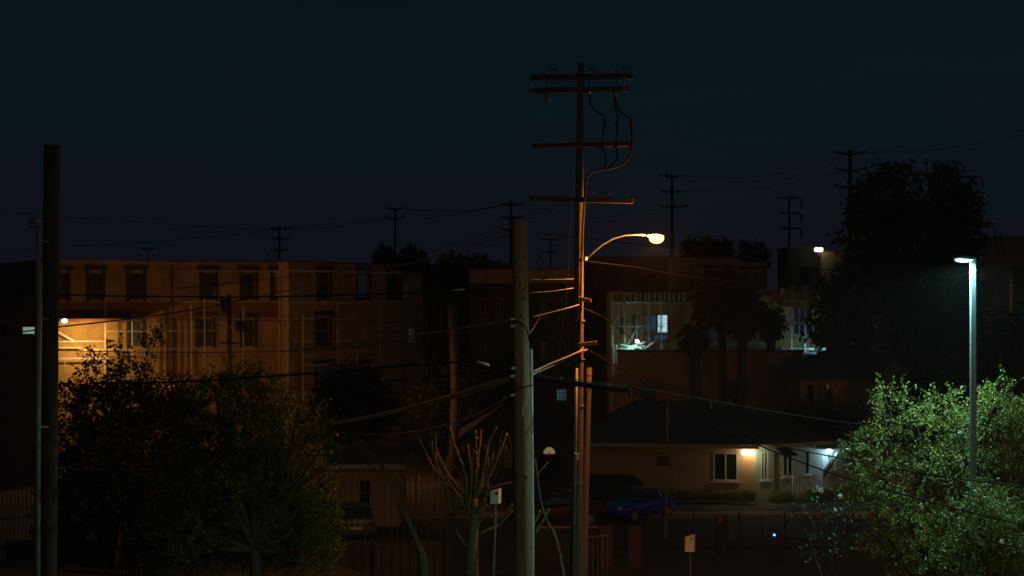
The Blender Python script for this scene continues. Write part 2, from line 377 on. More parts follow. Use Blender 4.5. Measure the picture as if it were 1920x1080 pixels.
sf = thing('scaffolding', 'tall tube scaffolding at the far right end of the ochre block', 'scaffolding', F2b.pt(0, 0))
ua = F2b.at(751, 600)[0]; ub = F2b.at(808, 600)[0]
scaffold(F2b, sf, ua, ub, 0, F2b.at(770, 575)[1], 4, 7, mt='galvd', planks=(3, 5), r=.03)
sf2 = thing('scaffolding', 'thin scaffolding poles standing along the front of the ochre block', 'scaffolding', F1.pt(3, 0))
for px, yt in ((190, 560), (240, 590), (350, 572), (375, 560), (447, 575), (530, 578)):
    u = F1.at(px, 600)[0]; MB().tube([F1.pt(u, 0, 1.1), F1.pt(u, F1.at(px, yt)[1], 1.1)], .035, 5).build('standard', M['fascia'], sf2)
for yy, a, b in ((621, 190, 447), (655, 150, 447), (708, 240, 530)):
    ua, zz = F1.at(a, yy); MB().tube([F1.pt(ua, zz, 1.15), F1.pt(F1.at(b, yy)[0], zz, 1.15)], .025, 5).build('ledger', M['fascia'], sf2)
sf3 = thing('scaffolding', 'slender guard poles in front of the turned right wing of the ochre block', 'scaffolding', F2.pt(3, 0))
for px, yt in ((545, 590), (610, 565), (691, 572), (646, 640)):
    u = F2.at(px, 600)[0]; MB().tube([F2.pt(u, 0, .9), F2.pt(u, F2.at(px, yt)[1], .9)], .035, 5).build('standard', M['fascia'], sf3)
for yy in (620, 665, 700):
    ua, zz = F2.at(548, yy); MB().tube([F2.pt(ua, zz, .95), F2.pt(F2.at(745, yy)[0], zz, .95)], .022, 5).build('ledger', M['fascia'], sf3)
# wall lamp whose light washes the lower wall
u, z = F1.at(110, 601)
wl = thing('wall_lamp', 'glaring amber wall lamp under the ledge beside the left pole', 'lamp', F1.pt(u, z, 0))
MB().fbox(F1, u - .1, u + .1, z - .05, z + .16, 0.003, .5).build('bracket', M['galvd'], wl)
c = F1.pt(u, z, 1.75); MB().ball(c, .16, .14, .11).build('bulb', E['wall'], wl, smooth=True)
light('wall_lamp_light', 'POINT', F1.pt(u + 1.3, z - 1.2, 2.3), (1, .60, .19), P_WALL, wl, .1)
# railings and canopies lit under that lamp
rg = thing('balcony_railing', 'bright lit railings with a slanting rail low on the ochre block', 'railing', F1.pt(0, 5))
for yy in (640, 652, 672):
    ua, zz = F1.at(96, yy); ub = F1.at(200 if yy != 652 else 150, yy)[0]; MB().fbox(F1, ua, ub, zz - .04, zz + .04, .5, .56).build('rail', M['fascia'], rg)
ua, za = F1.at(104, 622); ub, zb = F1.at(136, 640)
MB().tube([F1.pt(ua, za, .6), F1.pt(ub, zb, .6)], .05, 6).build('stair_rail', M['trim'], rg)
for px in (118, 190):
    ua, zz = F1.at(px, 640); MB().fbox(F1, ua - .03, ua + .03, F1.at(px, 700)[1], zz, .5, .55).build('post', M['ochre'], rg)

# dark block left of the pole
F0 = Fac(G(-90, 104), G(72, 104)); bl = thing('apartment_building', 'dark flat roofed block at the left edge with one lit window', 'building', F0.pt(0, 0))
r0 = [F0.rect(41, 66, 612, 627), F0.rect(24, 44, 535, 552), F0.rect(-40, -14, 535, 552), F0.rect(-5, 12, 612, 627)]
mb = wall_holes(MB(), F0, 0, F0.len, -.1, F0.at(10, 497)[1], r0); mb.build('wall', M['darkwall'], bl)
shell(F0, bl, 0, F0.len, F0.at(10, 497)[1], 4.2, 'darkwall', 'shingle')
lit0 = litpane('pale lit window', (.55, .75, .62), .42, .25, 2)
window(F0, bl, r0[0], trimw=.04, pane=lit0, mull=0, rail=1, fm='black', sill=False, label='lit pale window of the dark block', depth=.08)
for r in r0[1:]: window(F0, bl, r, trimw=.05, pane='glass', mull=1, fm='black', sill=False)

# ---------------------------------------------------------------- middle distance: dim walls behind the poles
Fm = Fac(G(880, 128), G(1092, 124)); mid = thing('apartment_building', 'dim low block with a faint yellow upper wall between the two middle poles', 'building', Fm.pt(0, 0))
zt = Fm.at(1000, 505)[1]; rm_ = [Fm.rect(a, a + 16, 560, 600) for a in (900, 935, 1010, 1045)] + [Fm.rect(a, a + 16, 640, 676) for a in (900, 1010, 1045)]
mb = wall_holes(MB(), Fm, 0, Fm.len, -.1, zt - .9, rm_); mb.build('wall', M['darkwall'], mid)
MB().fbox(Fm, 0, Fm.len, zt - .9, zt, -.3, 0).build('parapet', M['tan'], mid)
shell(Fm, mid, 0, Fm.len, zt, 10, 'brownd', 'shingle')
for r in rm_: window(Fm, mid, r, trimw=.06, mull=1, fm='brown', sill=False)
Fk = Fac(G(985, 100), G(1082, 100)); kh = thing('house', 'dark narrow two storey house with small barred pale window behind the wood pole', 'house', Fk.pt(0, 0))
rk = [Fk.rect(1043, 1063, 729, 752)]
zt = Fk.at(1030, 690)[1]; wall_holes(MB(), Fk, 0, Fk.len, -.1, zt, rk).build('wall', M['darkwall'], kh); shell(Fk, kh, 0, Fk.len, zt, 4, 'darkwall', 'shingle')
litk = litpane('teal lit window', (.32, .65, .7), .09, .6, 2)
window(Fk, kh, rk[0], trimw=.04, pane=litk, mull=2, rail=2, fm='black', sill=False)
# dark house with the fanlight
Fh = Fac(G(872, 96), G(1076, 96)); dh = thing('house', 'dark low house with small lit half round fanlight between the poles', 'house', Fh.pt(0, 0))
ez = Fh.at(1000, 822)[1]; rh = [Fh.rect(1008, 1054, 852, 905), Fh.rect(942, 962, 838, 880)]
wall_holes(MB(), Fh, 0, Fh.len, -.1, ez, rh).build('wall', M['darkwall'], dh)
mb = MB(); d = 7; mb.fbox(Fh, 0, .3, -.1, ez - .003, -d, -.3); mb.fbox(Fh, Fh.len - .3, Fh.len, -.1, ez - .003, -d, -.3); mb.fbox(Fh, .3, Fh.len - .3, -.1, ez - .003, -d, -d + .3); mb.build('wall', M['darkwall'], dh)
P = Fh.pt; mb = MB(); mb.add([P(-.4, ez, .5), P(Fh.len + .4, ez, .5), P(Fh.len + .4, ez, -d - .5), P(-.4, ez, -d - .5), P(2, ez + 1.6, -3.5), P(Fh.len - 2, ez + 1.6, -3.5)],
    [(0, 1, 5, 4), (1, 2, 5), (2, 3, 4, 5), (3, 0, 4), (0, 3, 2, 1)]); mb.build('roof', M['darkwall'], dh)
window(Fh, dh, rh[1], mull=0, rail=1, pane=litpane('amber dim pane', (1, .5, .2), .01), fm='darkframe')
w = window(Fh, dh, rh[0], mull=1, rail=1, fm='darkframe', sill=False)
uc, zc = Fh.at(1030, 851); mb = MB(); vs = [Fh.pt(uc, zc, .03)] + [Fh.pt(uc + .29 * math.cos(a), zc + .34 * math.sin(a), .03) for a in np.linspace(0, math.pi, 13)]
vs2 = [v + Vector((0, .025, 0)) for v in vs]
mb.add(vs + vs2, [(0, i, i + 1) for i in range(1, 13)] + [(14, 14 + i + 1, 14 + i) for i in range(1, 13)] + [(i, i + 14, i + 15, i + 1) for i in range(1, 13)])
fan = mb.build('fanlight', litpane('fanlight glow', (1, .74, .42), .28, .5, 4), dh, label='lit half round fanlight')
mb = MB()
for a in np.linspace(0, math.pi, 5): mb.tube([Fh.pt(uc, zc, .06), Fh.pt(uc + .31 * math.cos(a), zc + .36 * math.sin(a), .06)], .012, 4)
mb.build('glazing_bars', M['black'], fan)

# ---------------------------------------------------------------- right construction block
F3 = Fac(G(1092, 126), G(1266, 124)); F4 = Fac(G(1266, 118), G(1383, 118)); F4b = Fac(G(1383, 119.5), G(1438, 119.5)); F5 = Fac(G(1145, 112), G(1548, 112))
cb = thing('construction_building', 'part built tan block with scaffolding and one bright window right of the street lamp', 'building', F5.pt(0, 0))
def blockpart(F, ytop, ref, holes, wm, depth=8, pane='glassb', fm='fascia', mull=1, root=None, **k):
    zt = F.at(ref, ytop)[1]; rs = [F.rect(*h) for h in holes]
    wall_holes(MB(), F, 0, F.len, -.1, zt, rs).build('wall', M[wm], root); shell(F, root, 0, F.len, zt, depth, wm, 'shingle')
    return [window(F, root, r, pane=pane, fm=fm, mull=mull, **k) for r in rs]
blockpart(F3, 483, 1180, [(1120, 1150, 515, 548), (1190, 1225, 515, 548)], 'brownd', root=cb, pane='glass', sill=False, fm='darkframe')
blockpart(F4, 483, 1300, [(1298, 1358, 505, 545)], 'tan', depth=5.5, root=cb, mull=2, surround=.12)
blockpart(F4b, 491, 1400, [(1392, 1434, 507, 545)], 'tan', depth=4, root=cb, mull=1, surround=.12)
for F, a, b, y in ((F4, 1267, 1294, 508), (F4, 1267, 1294, 548), (F4, 1364, 1382, 509), (F4b, 1426, 1436, 503)):
    ua, zz = F.at(a, y); ub = F.at(b, y)[0]; MB().fbox(F, ua, ub, zz - .03, zz + .03, .003, .1).build('moulding', M['trim'], cb)
# lower storeys
zt5 = F5.at(1300, 548)[1]
h5 = [F5.rect(1208, 1231, 590, 622), F5.rect(1232.5, 1252, 590, 624), F5.rect(1208, 1222, 628, 637), F5.rect(1224, 1252, 628, 637),
      F5.rect(1185, 1198, 590, 640), F5.rect(1332, 1346, 618, 642), F5.rect(1410, 1432, 608, 642), F5.rect(1486, 1524, 575, 628), F5.rect(1160, 1172, 592, 630)]
wall_holes(MB(), F5, 0, F5.len, -.1, zt5, h5).build('wall', M['ochre'], cb); shell(F5, cb, 0, F5.len, zt5, 5, 'tan', 'shingle')
pb = litpane('blue lit glass', (.12, .2, .42), .16, .5, 1); pw = litpane('white lit glass', (.55, .9, 1), .85, .35, 1.2)
pb2 = litpane('blue lower glass', (.10, .28, .42), .16, .4, 1); pd = litpane('faint blue glass', (.1, .14, .25), .05, .6, 1)
for i, r in enumerate(h5):
    window(F5, cb, r, trimw=.035, pane=[pb, pw, pb2, pb2, 'glass', pd, pd, pd, 'glass'][i], fm='darkframe' if i < 5 else 'fascia', mull=[1, 0, 0, 1, 0, 0, 1, 2, 0][i], rail=1 if i in (0, 1) else 0, sill=False,
           label='brightly lit white window' if i == 1 else None, depth=.08)
for px in range(1182, 1285, 9):
    u = F5.at(px, 550)[0]; z = F5.at(px, 566)[1]; MB().fbox(F5, u - .05, u + .05, z, zt5 - .02, .003, .35).build('joist', M['fascia'], cb)
za = F5.at(1200, 567)[1]; MB().fbox(F5, 0, F5.at(1290, 0)[0], za - .08, za - .004, .003, .4).build('ledge', M['fascia'], cb)
for yy, a, b in ((644, 1300, 1345), (645, 1360, 1405), (586, 1405, 1450)):
    ua, zz = F5.at(a, yy); MB().fbox(F5, ua, F5.at(b, yy)[0], zz - .03, zz + .03, .003, .1).build('moulding', M['trim'], cb)
# balcony bay on the right
ub0, zb0 = F5.at(1463, 540); ub1 = F5.at(1528, 540)[0]
for px in range(1465, 1530, 7):
    u = F5.at(px, 545)[0]; MB().fbox(F5, u - .04, u + .04, zb0 - .38, zb0, .01, 1.3).build('joist', M['fascia'], cb)
zz = F5.at(1500, 572)[1]; MB().fbox(F5, ub0, ub1, zz, zz + .35, 1.2, 1.3).build('beam', M['fascia'], cb)
zz = F5.at(1500, 575)[1]; MB().fbox(F5, ub0, ub1, zz, zz + .05, .01, 1.19).build('deck', M['fascia'], cb)
zz = F5.at(1500, 655)[1]; MB().fbox(F5, F5.at(1460, 0)[0], F5.at(1545, 0)[0], zz, zz + .1, .01, 1.3).build('deck', M['trim'], cb)
for px in range(1300, 1548, 7):
    u = F5.at(px, 655)[0]; zz = F5.at(px, 660)[1]; MB().fbox(F5, u - .02, u + .02, zz, zz + .35, .35, .39).build('baluster', M['fascia'], cb)
s5 = thing('scaffolding', 'teal lit tube scaffolding around the balcony bay of the tan block', 'scaffolding', F5.pt(10, 0))
scaffold(F5, s5, F5.at(1478, 0)[0], F5.at(1527, 0)[0], F5.at(1500, 660)[1], F5.at(1500, 548)[1], 2, 4, d0=1.4, dep=1.0, mt='galv', planks=(0, 2), r=.028)
s6 = thing('scaffolding', 'scaffolding frames by the work lamp left of the bright window', 'scaffolding', F5.pt(0, 0))
scaffold(F5, s6, F5.at(1146, 0)[0], F5.at(1237, 0)[0], 0, F5.at(1200, 566)[1], 4, 7, d0=.5, dep=1.1, mt='galv', planks=(), r=.026)
for (a, ya, b, yb) in ((1160, 645, 1200, 652), (1165, 655, 1205, 640), (1180, 650, 1205, 648), (1158, 652, 1185, 654), (1203, 654, 1222, 640)):
    ua, za = F5.at(a, ya); u2, z2 = F5.at(b, yb); MB().tube([F5.pt(ua, za, 1.75), F5.pt(u2, z2, 1.8)], .05, 6).build('stacked_tube', M['trim'], s6)
for px in (1147, 1153):
    ua, za = F5.at(px, 645); MB().tube([F5.pt(ua, F5.at(px, 700)[1], 1.85), F5.pt(ua, za, 1.85)], .055, 6).build('standard', M['trim'], s6)
# work lamp
u, z = F5.at(1190, 639); wk = thing('work_lamp', 'bright work lamp glowing green white on the scaffolding', 'lamp', F5.pt(u, z - .3, 2.0))
MB().tube([F5.pt(u, z - .8, 2.0), F5.pt(u, z - .1, 2.0)], .02, 6).build('stand', M['black'], wk)
MB().ball(F5.pt(u, z, 2.1), .12, .1, .09).build('bulb', emit('work bulb glow', (1, .85, .8), 9), wk, smooth=True)
light('work_lamp_light', 'POINT', F5.pt(u - .2, z - .12, 2.35), (.4, 1, .85), 26, wk, .06)
u, z = F5.at(1530, 648); wk2 = thing('work_lamp', 'small teal work lamp hidden at the balcony foot by the dark tree', 'lamp', F5.pt(u, z, 1.9))
MB().ball(F5.pt(u, z, 2.0), .07).build('bulb', emit('work bulb glow', (.4, .9, 1), .8), wk2, smooth=True)
MB().tube([F5.pt(u, z - .5, 2), F5.pt(u, z - .06, 2)], .02, 6).build('stand', M['black'], wk2)
light('work_lamp_light', 'POINT', F5.pt(u, z + .1, 2.1), (.4, .85, 1), 45, wk2, .06)
# right tower with floodlights
F6 = Fac(G(1478, 122), G(1540, 122)); F7 = Fac(G(1540, 121), G(1612, 121))
tb = thing('tower_building', 'dark and tan stair tower with twin floodlights on its roof edge', 'building', F6.pt(0, 0))
blockpart(F6, 466, 1500, [(1500, 1520, 500, 530)], 'darkwall', depth=5, root=tb, pane='glass', fm='black', sill=False)
blockpart(F7, 472, 1570, [(1567, 1577, 495, 540)], 'tan', depth=5, root=tb, pane='glassb', mull=0, sill=False)
fl = thing('floodlight', 'pair of yellow white floodlights on the dark tower roof', 'lamp', W(1535, 472, 121))
for px in (1531, 1539):
    MB().ball(W(px, 468, 120.6), .13, .08, .12).build('lamp_head', E['flood'], fl, smooth=True)
MB().tube([W(1531, 473, 120.8), W(1539, 473, 120.8)], .03, 6).build('bracket', M['galvd'], fl)
MB().tube([W(1535, 478, 120.8), W(1535, 473, 120.8)], .03, 6).build('bracket', M['galvd'], fl)
light('floodlight_light', 'POINT', W(1548, 468, 119), (1, .7, .35), 3, fl, .1)

# ---------------------------------------------------------------- brown stucco block and gabled house behind
F8 = Fac(G(1157, 106), G(1464, 104)); F8b = Fac(G(1464, 104), G(1506, 107))
sb = thing('stucco_building', 'plain dark brown flat roofed stucco block with slanting awnings', 'building', F8.pt(0, 0))
z8 = F8.at(1464, 661)[1]
h8 = [F8.rect(1205, 1232, 738, 756), F8.rect(1302, 1314, 712, 738), F8.rect(1370, 1400, 745, 762)]
wall_holes(MB(), F8, 0, F8.len, -.1, z8, h8).build('wall', M['brown'], sb)
for i, r in enumerate(h8): window(F8, sb, r, pane='glass', mull=1 if i != 1 else 0, fm='fascia' if i != 1 else 'darkframe', sill=False)
hb = [F8b.rect(1473, 1487, 715, 770)]
wall_holes(MB(), F8b, 0, F8b.len, -.1, z8, hb).build('wall', M['brown'], sb); window(F8b, sb, hb[0], pane='glass', mull=0, fm='fascia')
mb = MB(); A = F8.pt(.3, 0, -.31); mb.fbox(F8, .0, F8.len - .35, z8 - .4, z8 - .2, -7, -.31); mb.build('roof', M['shingle'], sb)
mb = MB(); mb.fbox(F8, 0, .3, -.1, z8 - .003, -7, -.31); mb.fbox(F8, .31, F8.len + 1, -.1, z8 - .003, -7.3, -7); mb.build('wall', M['brown'], sb)
MB().fbox(F8, -.05, F8.len + .02, z8 + .001, z8 + .1, -.32, .06).build('coping', M['brownd'], sb); MB().fbox(F8b, .03, F8b.len, z8 + .001, z8 + .1, -.32, .05).build('coping', M['brownd'], sb)
for a, b in ((1205, 1240), (1365, 1406)):
    u0, zt = F8.at(a, 714); u1 = F8.at(b, 714)[0]; zb = F8.at(b, 744)[1]; mb = MB()
    p = [F8.pt(u0, zt, .01), F8.pt(u1, zt, .01), F8.pt(u1 - .1, zb, .8), F8.pt(u0 - .1, zb, .8)]
    q = [v - Vector((0, 0, .03)) for v in p]; mb.hexa(q + p); mb.build('awning', M['galvd'], sb)
F9 = Fac(G(1500, 100), G(1712, 101)); gh = thing('house', 'shadowy gabled house with arched porch left of the tall trees', 'house', F9.pt(0, 0))
e9 = F9.at(1550, 712)[1]; h9 = [F9.rect(1513, 1527, 722, 790), F9.rect(1548, 1562, 730, 800), F9.rect(1664, 1690, 713, 742)]
wall_holes(MB(), F9, 0, F9.len, -.1, e9, h9).build('wall', M['brown'], gh)
for r in h9: window(F9, gh, r, pane='glass', mull=1, fm='darkframe', sill=False)
D9 = 6.5
for a_ in (0, F9.len - .3): MB().fbox(F9, a_, a_ + .3, -.1, e9 - .003, -D9, -.3).build('wall', M['brown'], gh)
rz = F9.at(1600, 664)[1]; P = F9.pt; L9 = F9.len
MB().add([P(-.4, e9, .35), P(L9 + .3, e9, .35), P(L9 + .3, e9, -D9 - .3), P(-.4, e9, -D9 - .3), P(2.2, rz, -D9 / 2), P(L9 - .6, rz, -D9 / 2)],
         [(0, 1, 5, 4), (1, 2, 5), (2, 3, 4, 5), (3, 0, 4), (0, 3, 2, 1)]).build('roof', M['shingle'], gh)
ga = F9.at(1642, 712)[0]; gb = F9.at(1706, 712)[0]; gc = (ga + gb) / 2; gz = F9.at(1668, 671)[1]
MB().add([P(ga, e9 - .3, .36), P(gb, e9 - .3, .36), P(gb, e9, .36), P(gc, gz, .36), P(ga, e9, .36), P(ga, e9 - .3, -2), P(gb, e9 - .3, -2), P(gb, e9, -2), P(gc, gz, -2), P(ga, e9, -2)],
         [(0, 1, 2, 3, 4), (9, 8, 7, 6, 5), (0, 5, 6, 1), (1, 6, 7, 2), (4, 9, 5, 0)]).build('gable', M['tan'], gh)
mb = MB()
for s_, e_ in ((ga - .25, 1), (gb + .25, -1)):
    p = [P(s_, e9 - .2, .5), P(gc, gz + .06, .5), P(gc, gz + .06, -2), P(s_, e9 - .2, -2)]; mb.hexa(p + [v + Vector((0, 0, .09)) for v in p])
mb.build('gable_roof', M['shingle'], gh)
MB().ball(P(F9.at(1549, 724)[0], F9.at(1549, 724)[1], .25), .06, .06, .14).build('lantern', litpane('dim lantern', (1, .5, .25), .05), gh)

# ---------------------------------------------------------------- front cream house
H0, H1, H2 = G(1080, 96.8), G(1417, 95), G(1592, 98.9)
FA, FB = Fac(H0, H1), Fac(H1, H2)
fh = thing('house', 'cream single storey house with hipped roof and white framed window behind the blue car', 'house', FA.pt(0, 0))
ehz = FA.at(1417, 833)[1]
hA = [FA.rect(1337, 1384, 848, 902), FA.rect(1232, 1252, 855, 873)]
wall_holes(MB(), FA, 0, FA.len, -.1, ehz, hA, t=.25).build('wall', M['cream'], fh)
wa = window(FA, fh, hA[0], trimw=.075, pane='glass', mull=1, fm='fascia', label='wide white framed two pane window', depth=.06)
window(FA, fh, hA[1], trimw=.05, pane='glass', mull=1, rail=1, fm='darkframe', sill=False)
hB = [FB.rect(1427, 1440, 847, 900), FB.rect(1452.5, 1465, 850, 930), FB.rect(1468, 1487, 847, 893), FB.rect(1509, 1519, 845, 890), FB.rect(1543, 1556, 852, 925), FB.rect(1560, 1567, 858, 880)]
wall_holes(MB(), FB, .001, FB.len, -.1, ehz, hB, t=.25).build('wall', M['pale'], fh)
for i, r in enumerate(hB):
    if i in (1, 4):
        d = MB().fbox(FB, r[0] + .01, r[1] - .01, max(r[2], .05), r[3] - .01, -.2, -.1).build('door', M['brown' if i == 1 else 'trim'], fh, label='pale porch door' if i == 4 else None)
        MB().ball(FB.pt(r[1] - .1, 1.05, -.06), .03).build('handle', M['galv'], d)
    else: window(FB, fh, r, trimw=.05, pane='glass', mull=1 if i in (0, 2) else 0, fm='trim', depth=.07)
back = [Vector((*G(1080, 96.8), 0)) + Vector((.8, 8.5, 0)), Vector((*H2, 0)) + Vector((-2.2, 7.5, 0))]
mb = MB(); Fs = Fac((back[0].x, back[0].y), (back[1].x, back[1].y)); mb.fbox(Fs, 0, Fs.len, -.1, ehz - .003, -.25, 0); mb.build('wall', M['cream'], fh)
def ov(p, dx, dy, z): return Vector((p[0] + dx, p[1] + dy, z))
e0, e1, e2, e3, e4 = ov(H0, -.3, -.55, ehz), ov(H1, .05, -.6, ehz), ov(H2, .45, -.35, ehz), ov(back[1], .4, .5, ehz), ov(back[0], -.3, .5, ehz)
rA, rB = W(1190, 750, 101), W(1332, 752, 100.5)
roof = MB().add([e0, e1, e2, e3, e4, rA, rB], [(0, 1, 6, 5), (1, 2, 6), (2, 3, 6), (3, 4, 5, 6), (4, 0, 5), (0, 4, 3, 2, 1)]).build('roof', M['shingle'], fh)
vp = W(1333, 765, 99.5); MB().tube([W(1333, 778, 99.5), W(1333, 752, 99.5)], .05, 8).build('vent_pipe', M['galv'], roof)
for i, (p, q) in enumerate(((e0, e1), (e1, e2))):
    f_ = Fac((p.x, p.y), (q.x, q.y)); MB().fbox(f_, 0, f_.len, ehz - .19, ehz - .005, -.03, 0.02).build('fascia', M['fascia'], fh)
# awning over the side door, white railing
r = hB[1]; aw = MB(); u0, u1 = r[0] - .25, r[1] + .3; zt = r[3] + .3
p = [FB.pt(u0, zt - .35, .9), FB.pt(u1, zt - .35, .9), FB.pt(u1 - .1, zt + .1, .01), FB.pt(u0 + .1, zt + .1, .01)]
aw.hexa([v - Vector((0, 0, .04)) for v in p] + p); aw.build('awning', M['darkframe'], fh)
u, z = FB.at(1546, 836); aw = MB(); cs = [FB.pt(u + .75 * math.cos(a), z + .0, .01 + .75 * abs(math.sin(a))) for a in np.linspace(0, math.pi, 9)]
lo = [c - Vector((0, 0, .12)) for c in cs]; aw.add([FB.pt(u, z + .3, .02)] + cs + lo, [(0, i, i + 1) for i in range(1, 9)] + [(i, i + 9, i + 10, i + 1) for i in range(1, 9)]); aw.build('awning', M['galvd'], fh)
rl = thing('railing', 'white picket railing on the side porch of the cream house', 'railing', FB.pt(2, 0, .8))
ua, za = FB.at(1465, 893); ub = FB.at(1512, 893)[0]
MB().fbox(FB, ua, ub, za - .04, za + .03, .78, .84).build('rail', M['trim'], rl); MB().fbox(FB, ua, ub, .18, .24, .78, .84).build('rail', M['trim'], rl)
for k in range(10): u = ua + (ub - ua) * k / 9; MB().fbox(FB, u - .025, u + .025, .05, za - .045, .785, .83).build('baluster', M['trim'], rl)
# porch lamps
u, z = FA.at(1404, 848); pl = thing('porch_light', 'twin bright warm floodlights under the eave at the corner of the cream house', 'lamp', FA.pt(u, z))
MB().fbox(FA, u - .1, u + .1, z - .07, z + .07, .003, .05).build('backplate', M['trim'], pl)
for du in (-.2, .13):
    MB().tube([FA.pt(u, z + .02, .05), FA.pt(u + du, z, .2)], .015, 6).build('arm', M['trim'], pl)
    MB().ball(FA.pt(u + du, z, .24), .15, .12, .12).build('bulb', E['warm'], pl, smooth=True)
light('porch_light_lamp', 'POINT', FA.pt(u - .05, z - .06, .42), (1, .52, .17), 15, pl, .08)
light('porch_light_lamp', 'POINT', FA.pt(FA.len + .35, z - .02, .45), (.9, .95, .6), 16, pl, .08)
u, z = FB.at(1549, 845); p2 = thing('porch_light', 'blue white porch lamp beneath the domed awning', 'lamp', FB.pt(u, z))
MB().fbox(FB, u - .06, u + .06, z - .08, z + .08, .003, .06).build('backplate', M['trim'], p2)
MB().ball(FB.pt(u, z, .22), .13, .12, .12).build('bulb', E['cool'], p2, smooth=True)
MB().tube([FB.pt(u, z + .05, .06), FB.pt(u, z + .1, .22)], .02, 6).build('arm', M['trim'], p2)
light('porch_light_lamp', 'POINT', FB.pt(u + .1, z - .12, .5), COOL, 26, p2, .08)

# small ochre house at left
FL = Fac(G(560, 84), G(748, 84)); lh = thing('house', 'small ochre house with pale fascia behind the iron fence', 'house', FL.pt(0, 0))
el = FL.at(700, 869)[1]; hl = [FL.rect(672, 696, 898, 950), FL.rect(590, 622, 900, 950)]
wall_holes(MB(), FL, 0, FL.len, -.1, el, hl).build('wall', M['cream'], lh)
for r in hl: window(FL, lh, r, trimw=.05, mull=0, rail=1, pane='glass', fm='fascia')
mb = MB(); mb.fbox(FL, 0, .3, -.1, el - .003, -6, -.3); mb.fbox(FL, FL.len - .3, FL.len, -.1, el - .003, -6, -.3); mb.fbox(FL, .3, FL.len - .3, -.1, el - .003, -6, -5.7); mb.build('wall', M['ochre'], lh)
P = FL.pt; LL = FL.len; MB().add([P(-.4, el, .4), P(LL + .35, el, .4), P(LL + .35, el, -6.4), P(-.4, el, -6.4), P(1.6, el + 1.0, -3), P(LL - 3.0, el + 1.0, -3)],
    [(0, 1, 5, 4), (1, 2, 5), (2, 3, 4, 5), (3, 0, 4), (0, 3, 2, 1)]).build('roof', M['tile'], lh)
MB().fbox(FL, -.4, LL + .35, el - .22, el - .004, .38, .43).build('fascia', M['fascia'], lh)
# red brown wall at the far right edge
FR = Fac(G(1842, 128), G(2010, 126)); rb = thing('apartment_building', 'dim reddish upper wall at the right edge beyond the lamp', 'building', FR.pt(0, 0))
blockpart(FR, 446, 1900, [(1900, 1920, 500, 540), (1950, 1975, 500, 540), (1860, 1880, 600, 640), (1900, 1925, 600, 640)], 'brown', root=rb, pane='glass', fm='darkframe', sill=False)

# ---------------------------------------------------------------- lamps
def cobra():
    b = W(1230, 447, 51); pb = W(1092, 492, 51)
    t = thing('street_lamp', 'glowing orange cobra head lamp on a curved arm from the tall pole', 'street lamp', pb)
    pts = [W(1096, 489, 51), W(1112, 473, 51), W(1130, 458, 51), W(1150, 447, 51), W(1172, 441, 51), W(1195, 440, 51), W(1216, 441, 51)]
    MB().tube(pts, [.03, .028, .026, .024, .022, .022, .022], 8).build('arm', M['galvd'], t, smooth=True)
    MB().tube([W(1091, 484, 51), W(1100, 485, 50.9)], .05, 8).build('bracket', M['galv'], t)
    c = W(1229, 441, 51)
    mb = MB(); mb.ball(c, .27, .13, .075, 16, 8); mb.build('housing', M['galvd'], t, smooth=True)
    MB().ball(W(1231, 447, 51), .2, .11, .14, 16, 10).build('lens', E['hps'], t, smooth=True)
    light('street_lamp_light', 'SPOT', W(1231, 455, 51), HPS, P_HPS, t, .1, 172, .35, W(1231, 900, 51))
    light('street_lamp_light', 'POINT', W(1226, 452, 50.8), HPS, 800, t, .1)
cobra()
def ledlamp(x, y, label, power, hz=10.75, sgn=-1, group=None):
    t = thing('lamp_post', label, 'street lamp', (x, y, 0))
    w = .047
    mb = MB().hexa([(x - .062, y - .062, 0), (x + .062, y - .062, 0), (x + .062, y + .062, 0), (x - .062, y + .062, 0), (x - w, y - w, hz + .02), (x + w, y - w, hz + .02), (x + w, y + w, hz + .02), (x - w, y + w, hz + .02)])
    mb.build('pole', M['paintpole'], t, bevel=.008)
    MB().box(x - .2, x + .2, y - .2, y + .2, 0, .03).build('base_plate', M['galvd'], t)
    hx = x + sgn * .16
    MB().ball((hx, y, hz - .0), .19, .15, .05, 18, 6).build('housing', M['paintpole'], t, smooth=True)
    MB().ball((hx, y, hz - .028), .165, .13, .05, 18, 6).build('lens', E['led'], t, smooth=True)
    light('lamp_post_light', 'SPOT', (hx + sgn * .05, y - .02, hz - .1), LEDC, power, t, .12, 177, .25, (hx - sgn * 0.2 * 0, y - 1.5, 0))
    light('lamp_post_light', 'POINT', (hx + sgn * .1, y - .1, hz - .16), (.62, 1, .95), power * .012, t, .08)
    return t
LX, LY = G(1824.5, 34)
ledlamp(LX, LY, 'glaring white lamp on a square grey pole beside the leafy tree', P_LED, 10 - (484 - HY) / FPX * 34)
lot = ledlamp(9.5, 12, 'unseen lot lamp near the viewpoint beyond the right edge', 1, 12.5)
light('lamp_post_light', 'POINT', (9.3, 12, 12.35), (1, .86, .48), P_LOT, lot, .15)
def added_streetl(x, y, z, label, pw, col=HPS):
    t = thing('street_lamp', label, 'street lamp', (x, y, 0))
    MB().tube([(x, y, 0), (x, y, z + .3)], [.11, .07], 10).build('pole', M['galvd'], t, smooth=True)
    MB().tube([(x, y, z + .1), (x + .6, y, z + .3), (x + 1.4, y, z + .3)], .035, 8).build('arm', M['galvd'], t, smooth=True)
    MB().ball((x + 1.6, y, z + .3), .3, .15, .09).build('housing', M['galvd'], t, smooth=True)
    MB().ball((x + 1.6, y, z + .24), .2, .12, .1).build('lens', E['hps2'], t, smooth=True)
    light('street_lamp_light', 'POINT', (x + 1.6, y, z + .02), col, pw, t, .12)
added_streetl(*G(285, 101), 5.1, 'added orange street lamp buried in the black tree before the ochre block', P_ADDED_STREET)  # unseen lamp added for the orange glow on the ochre facade
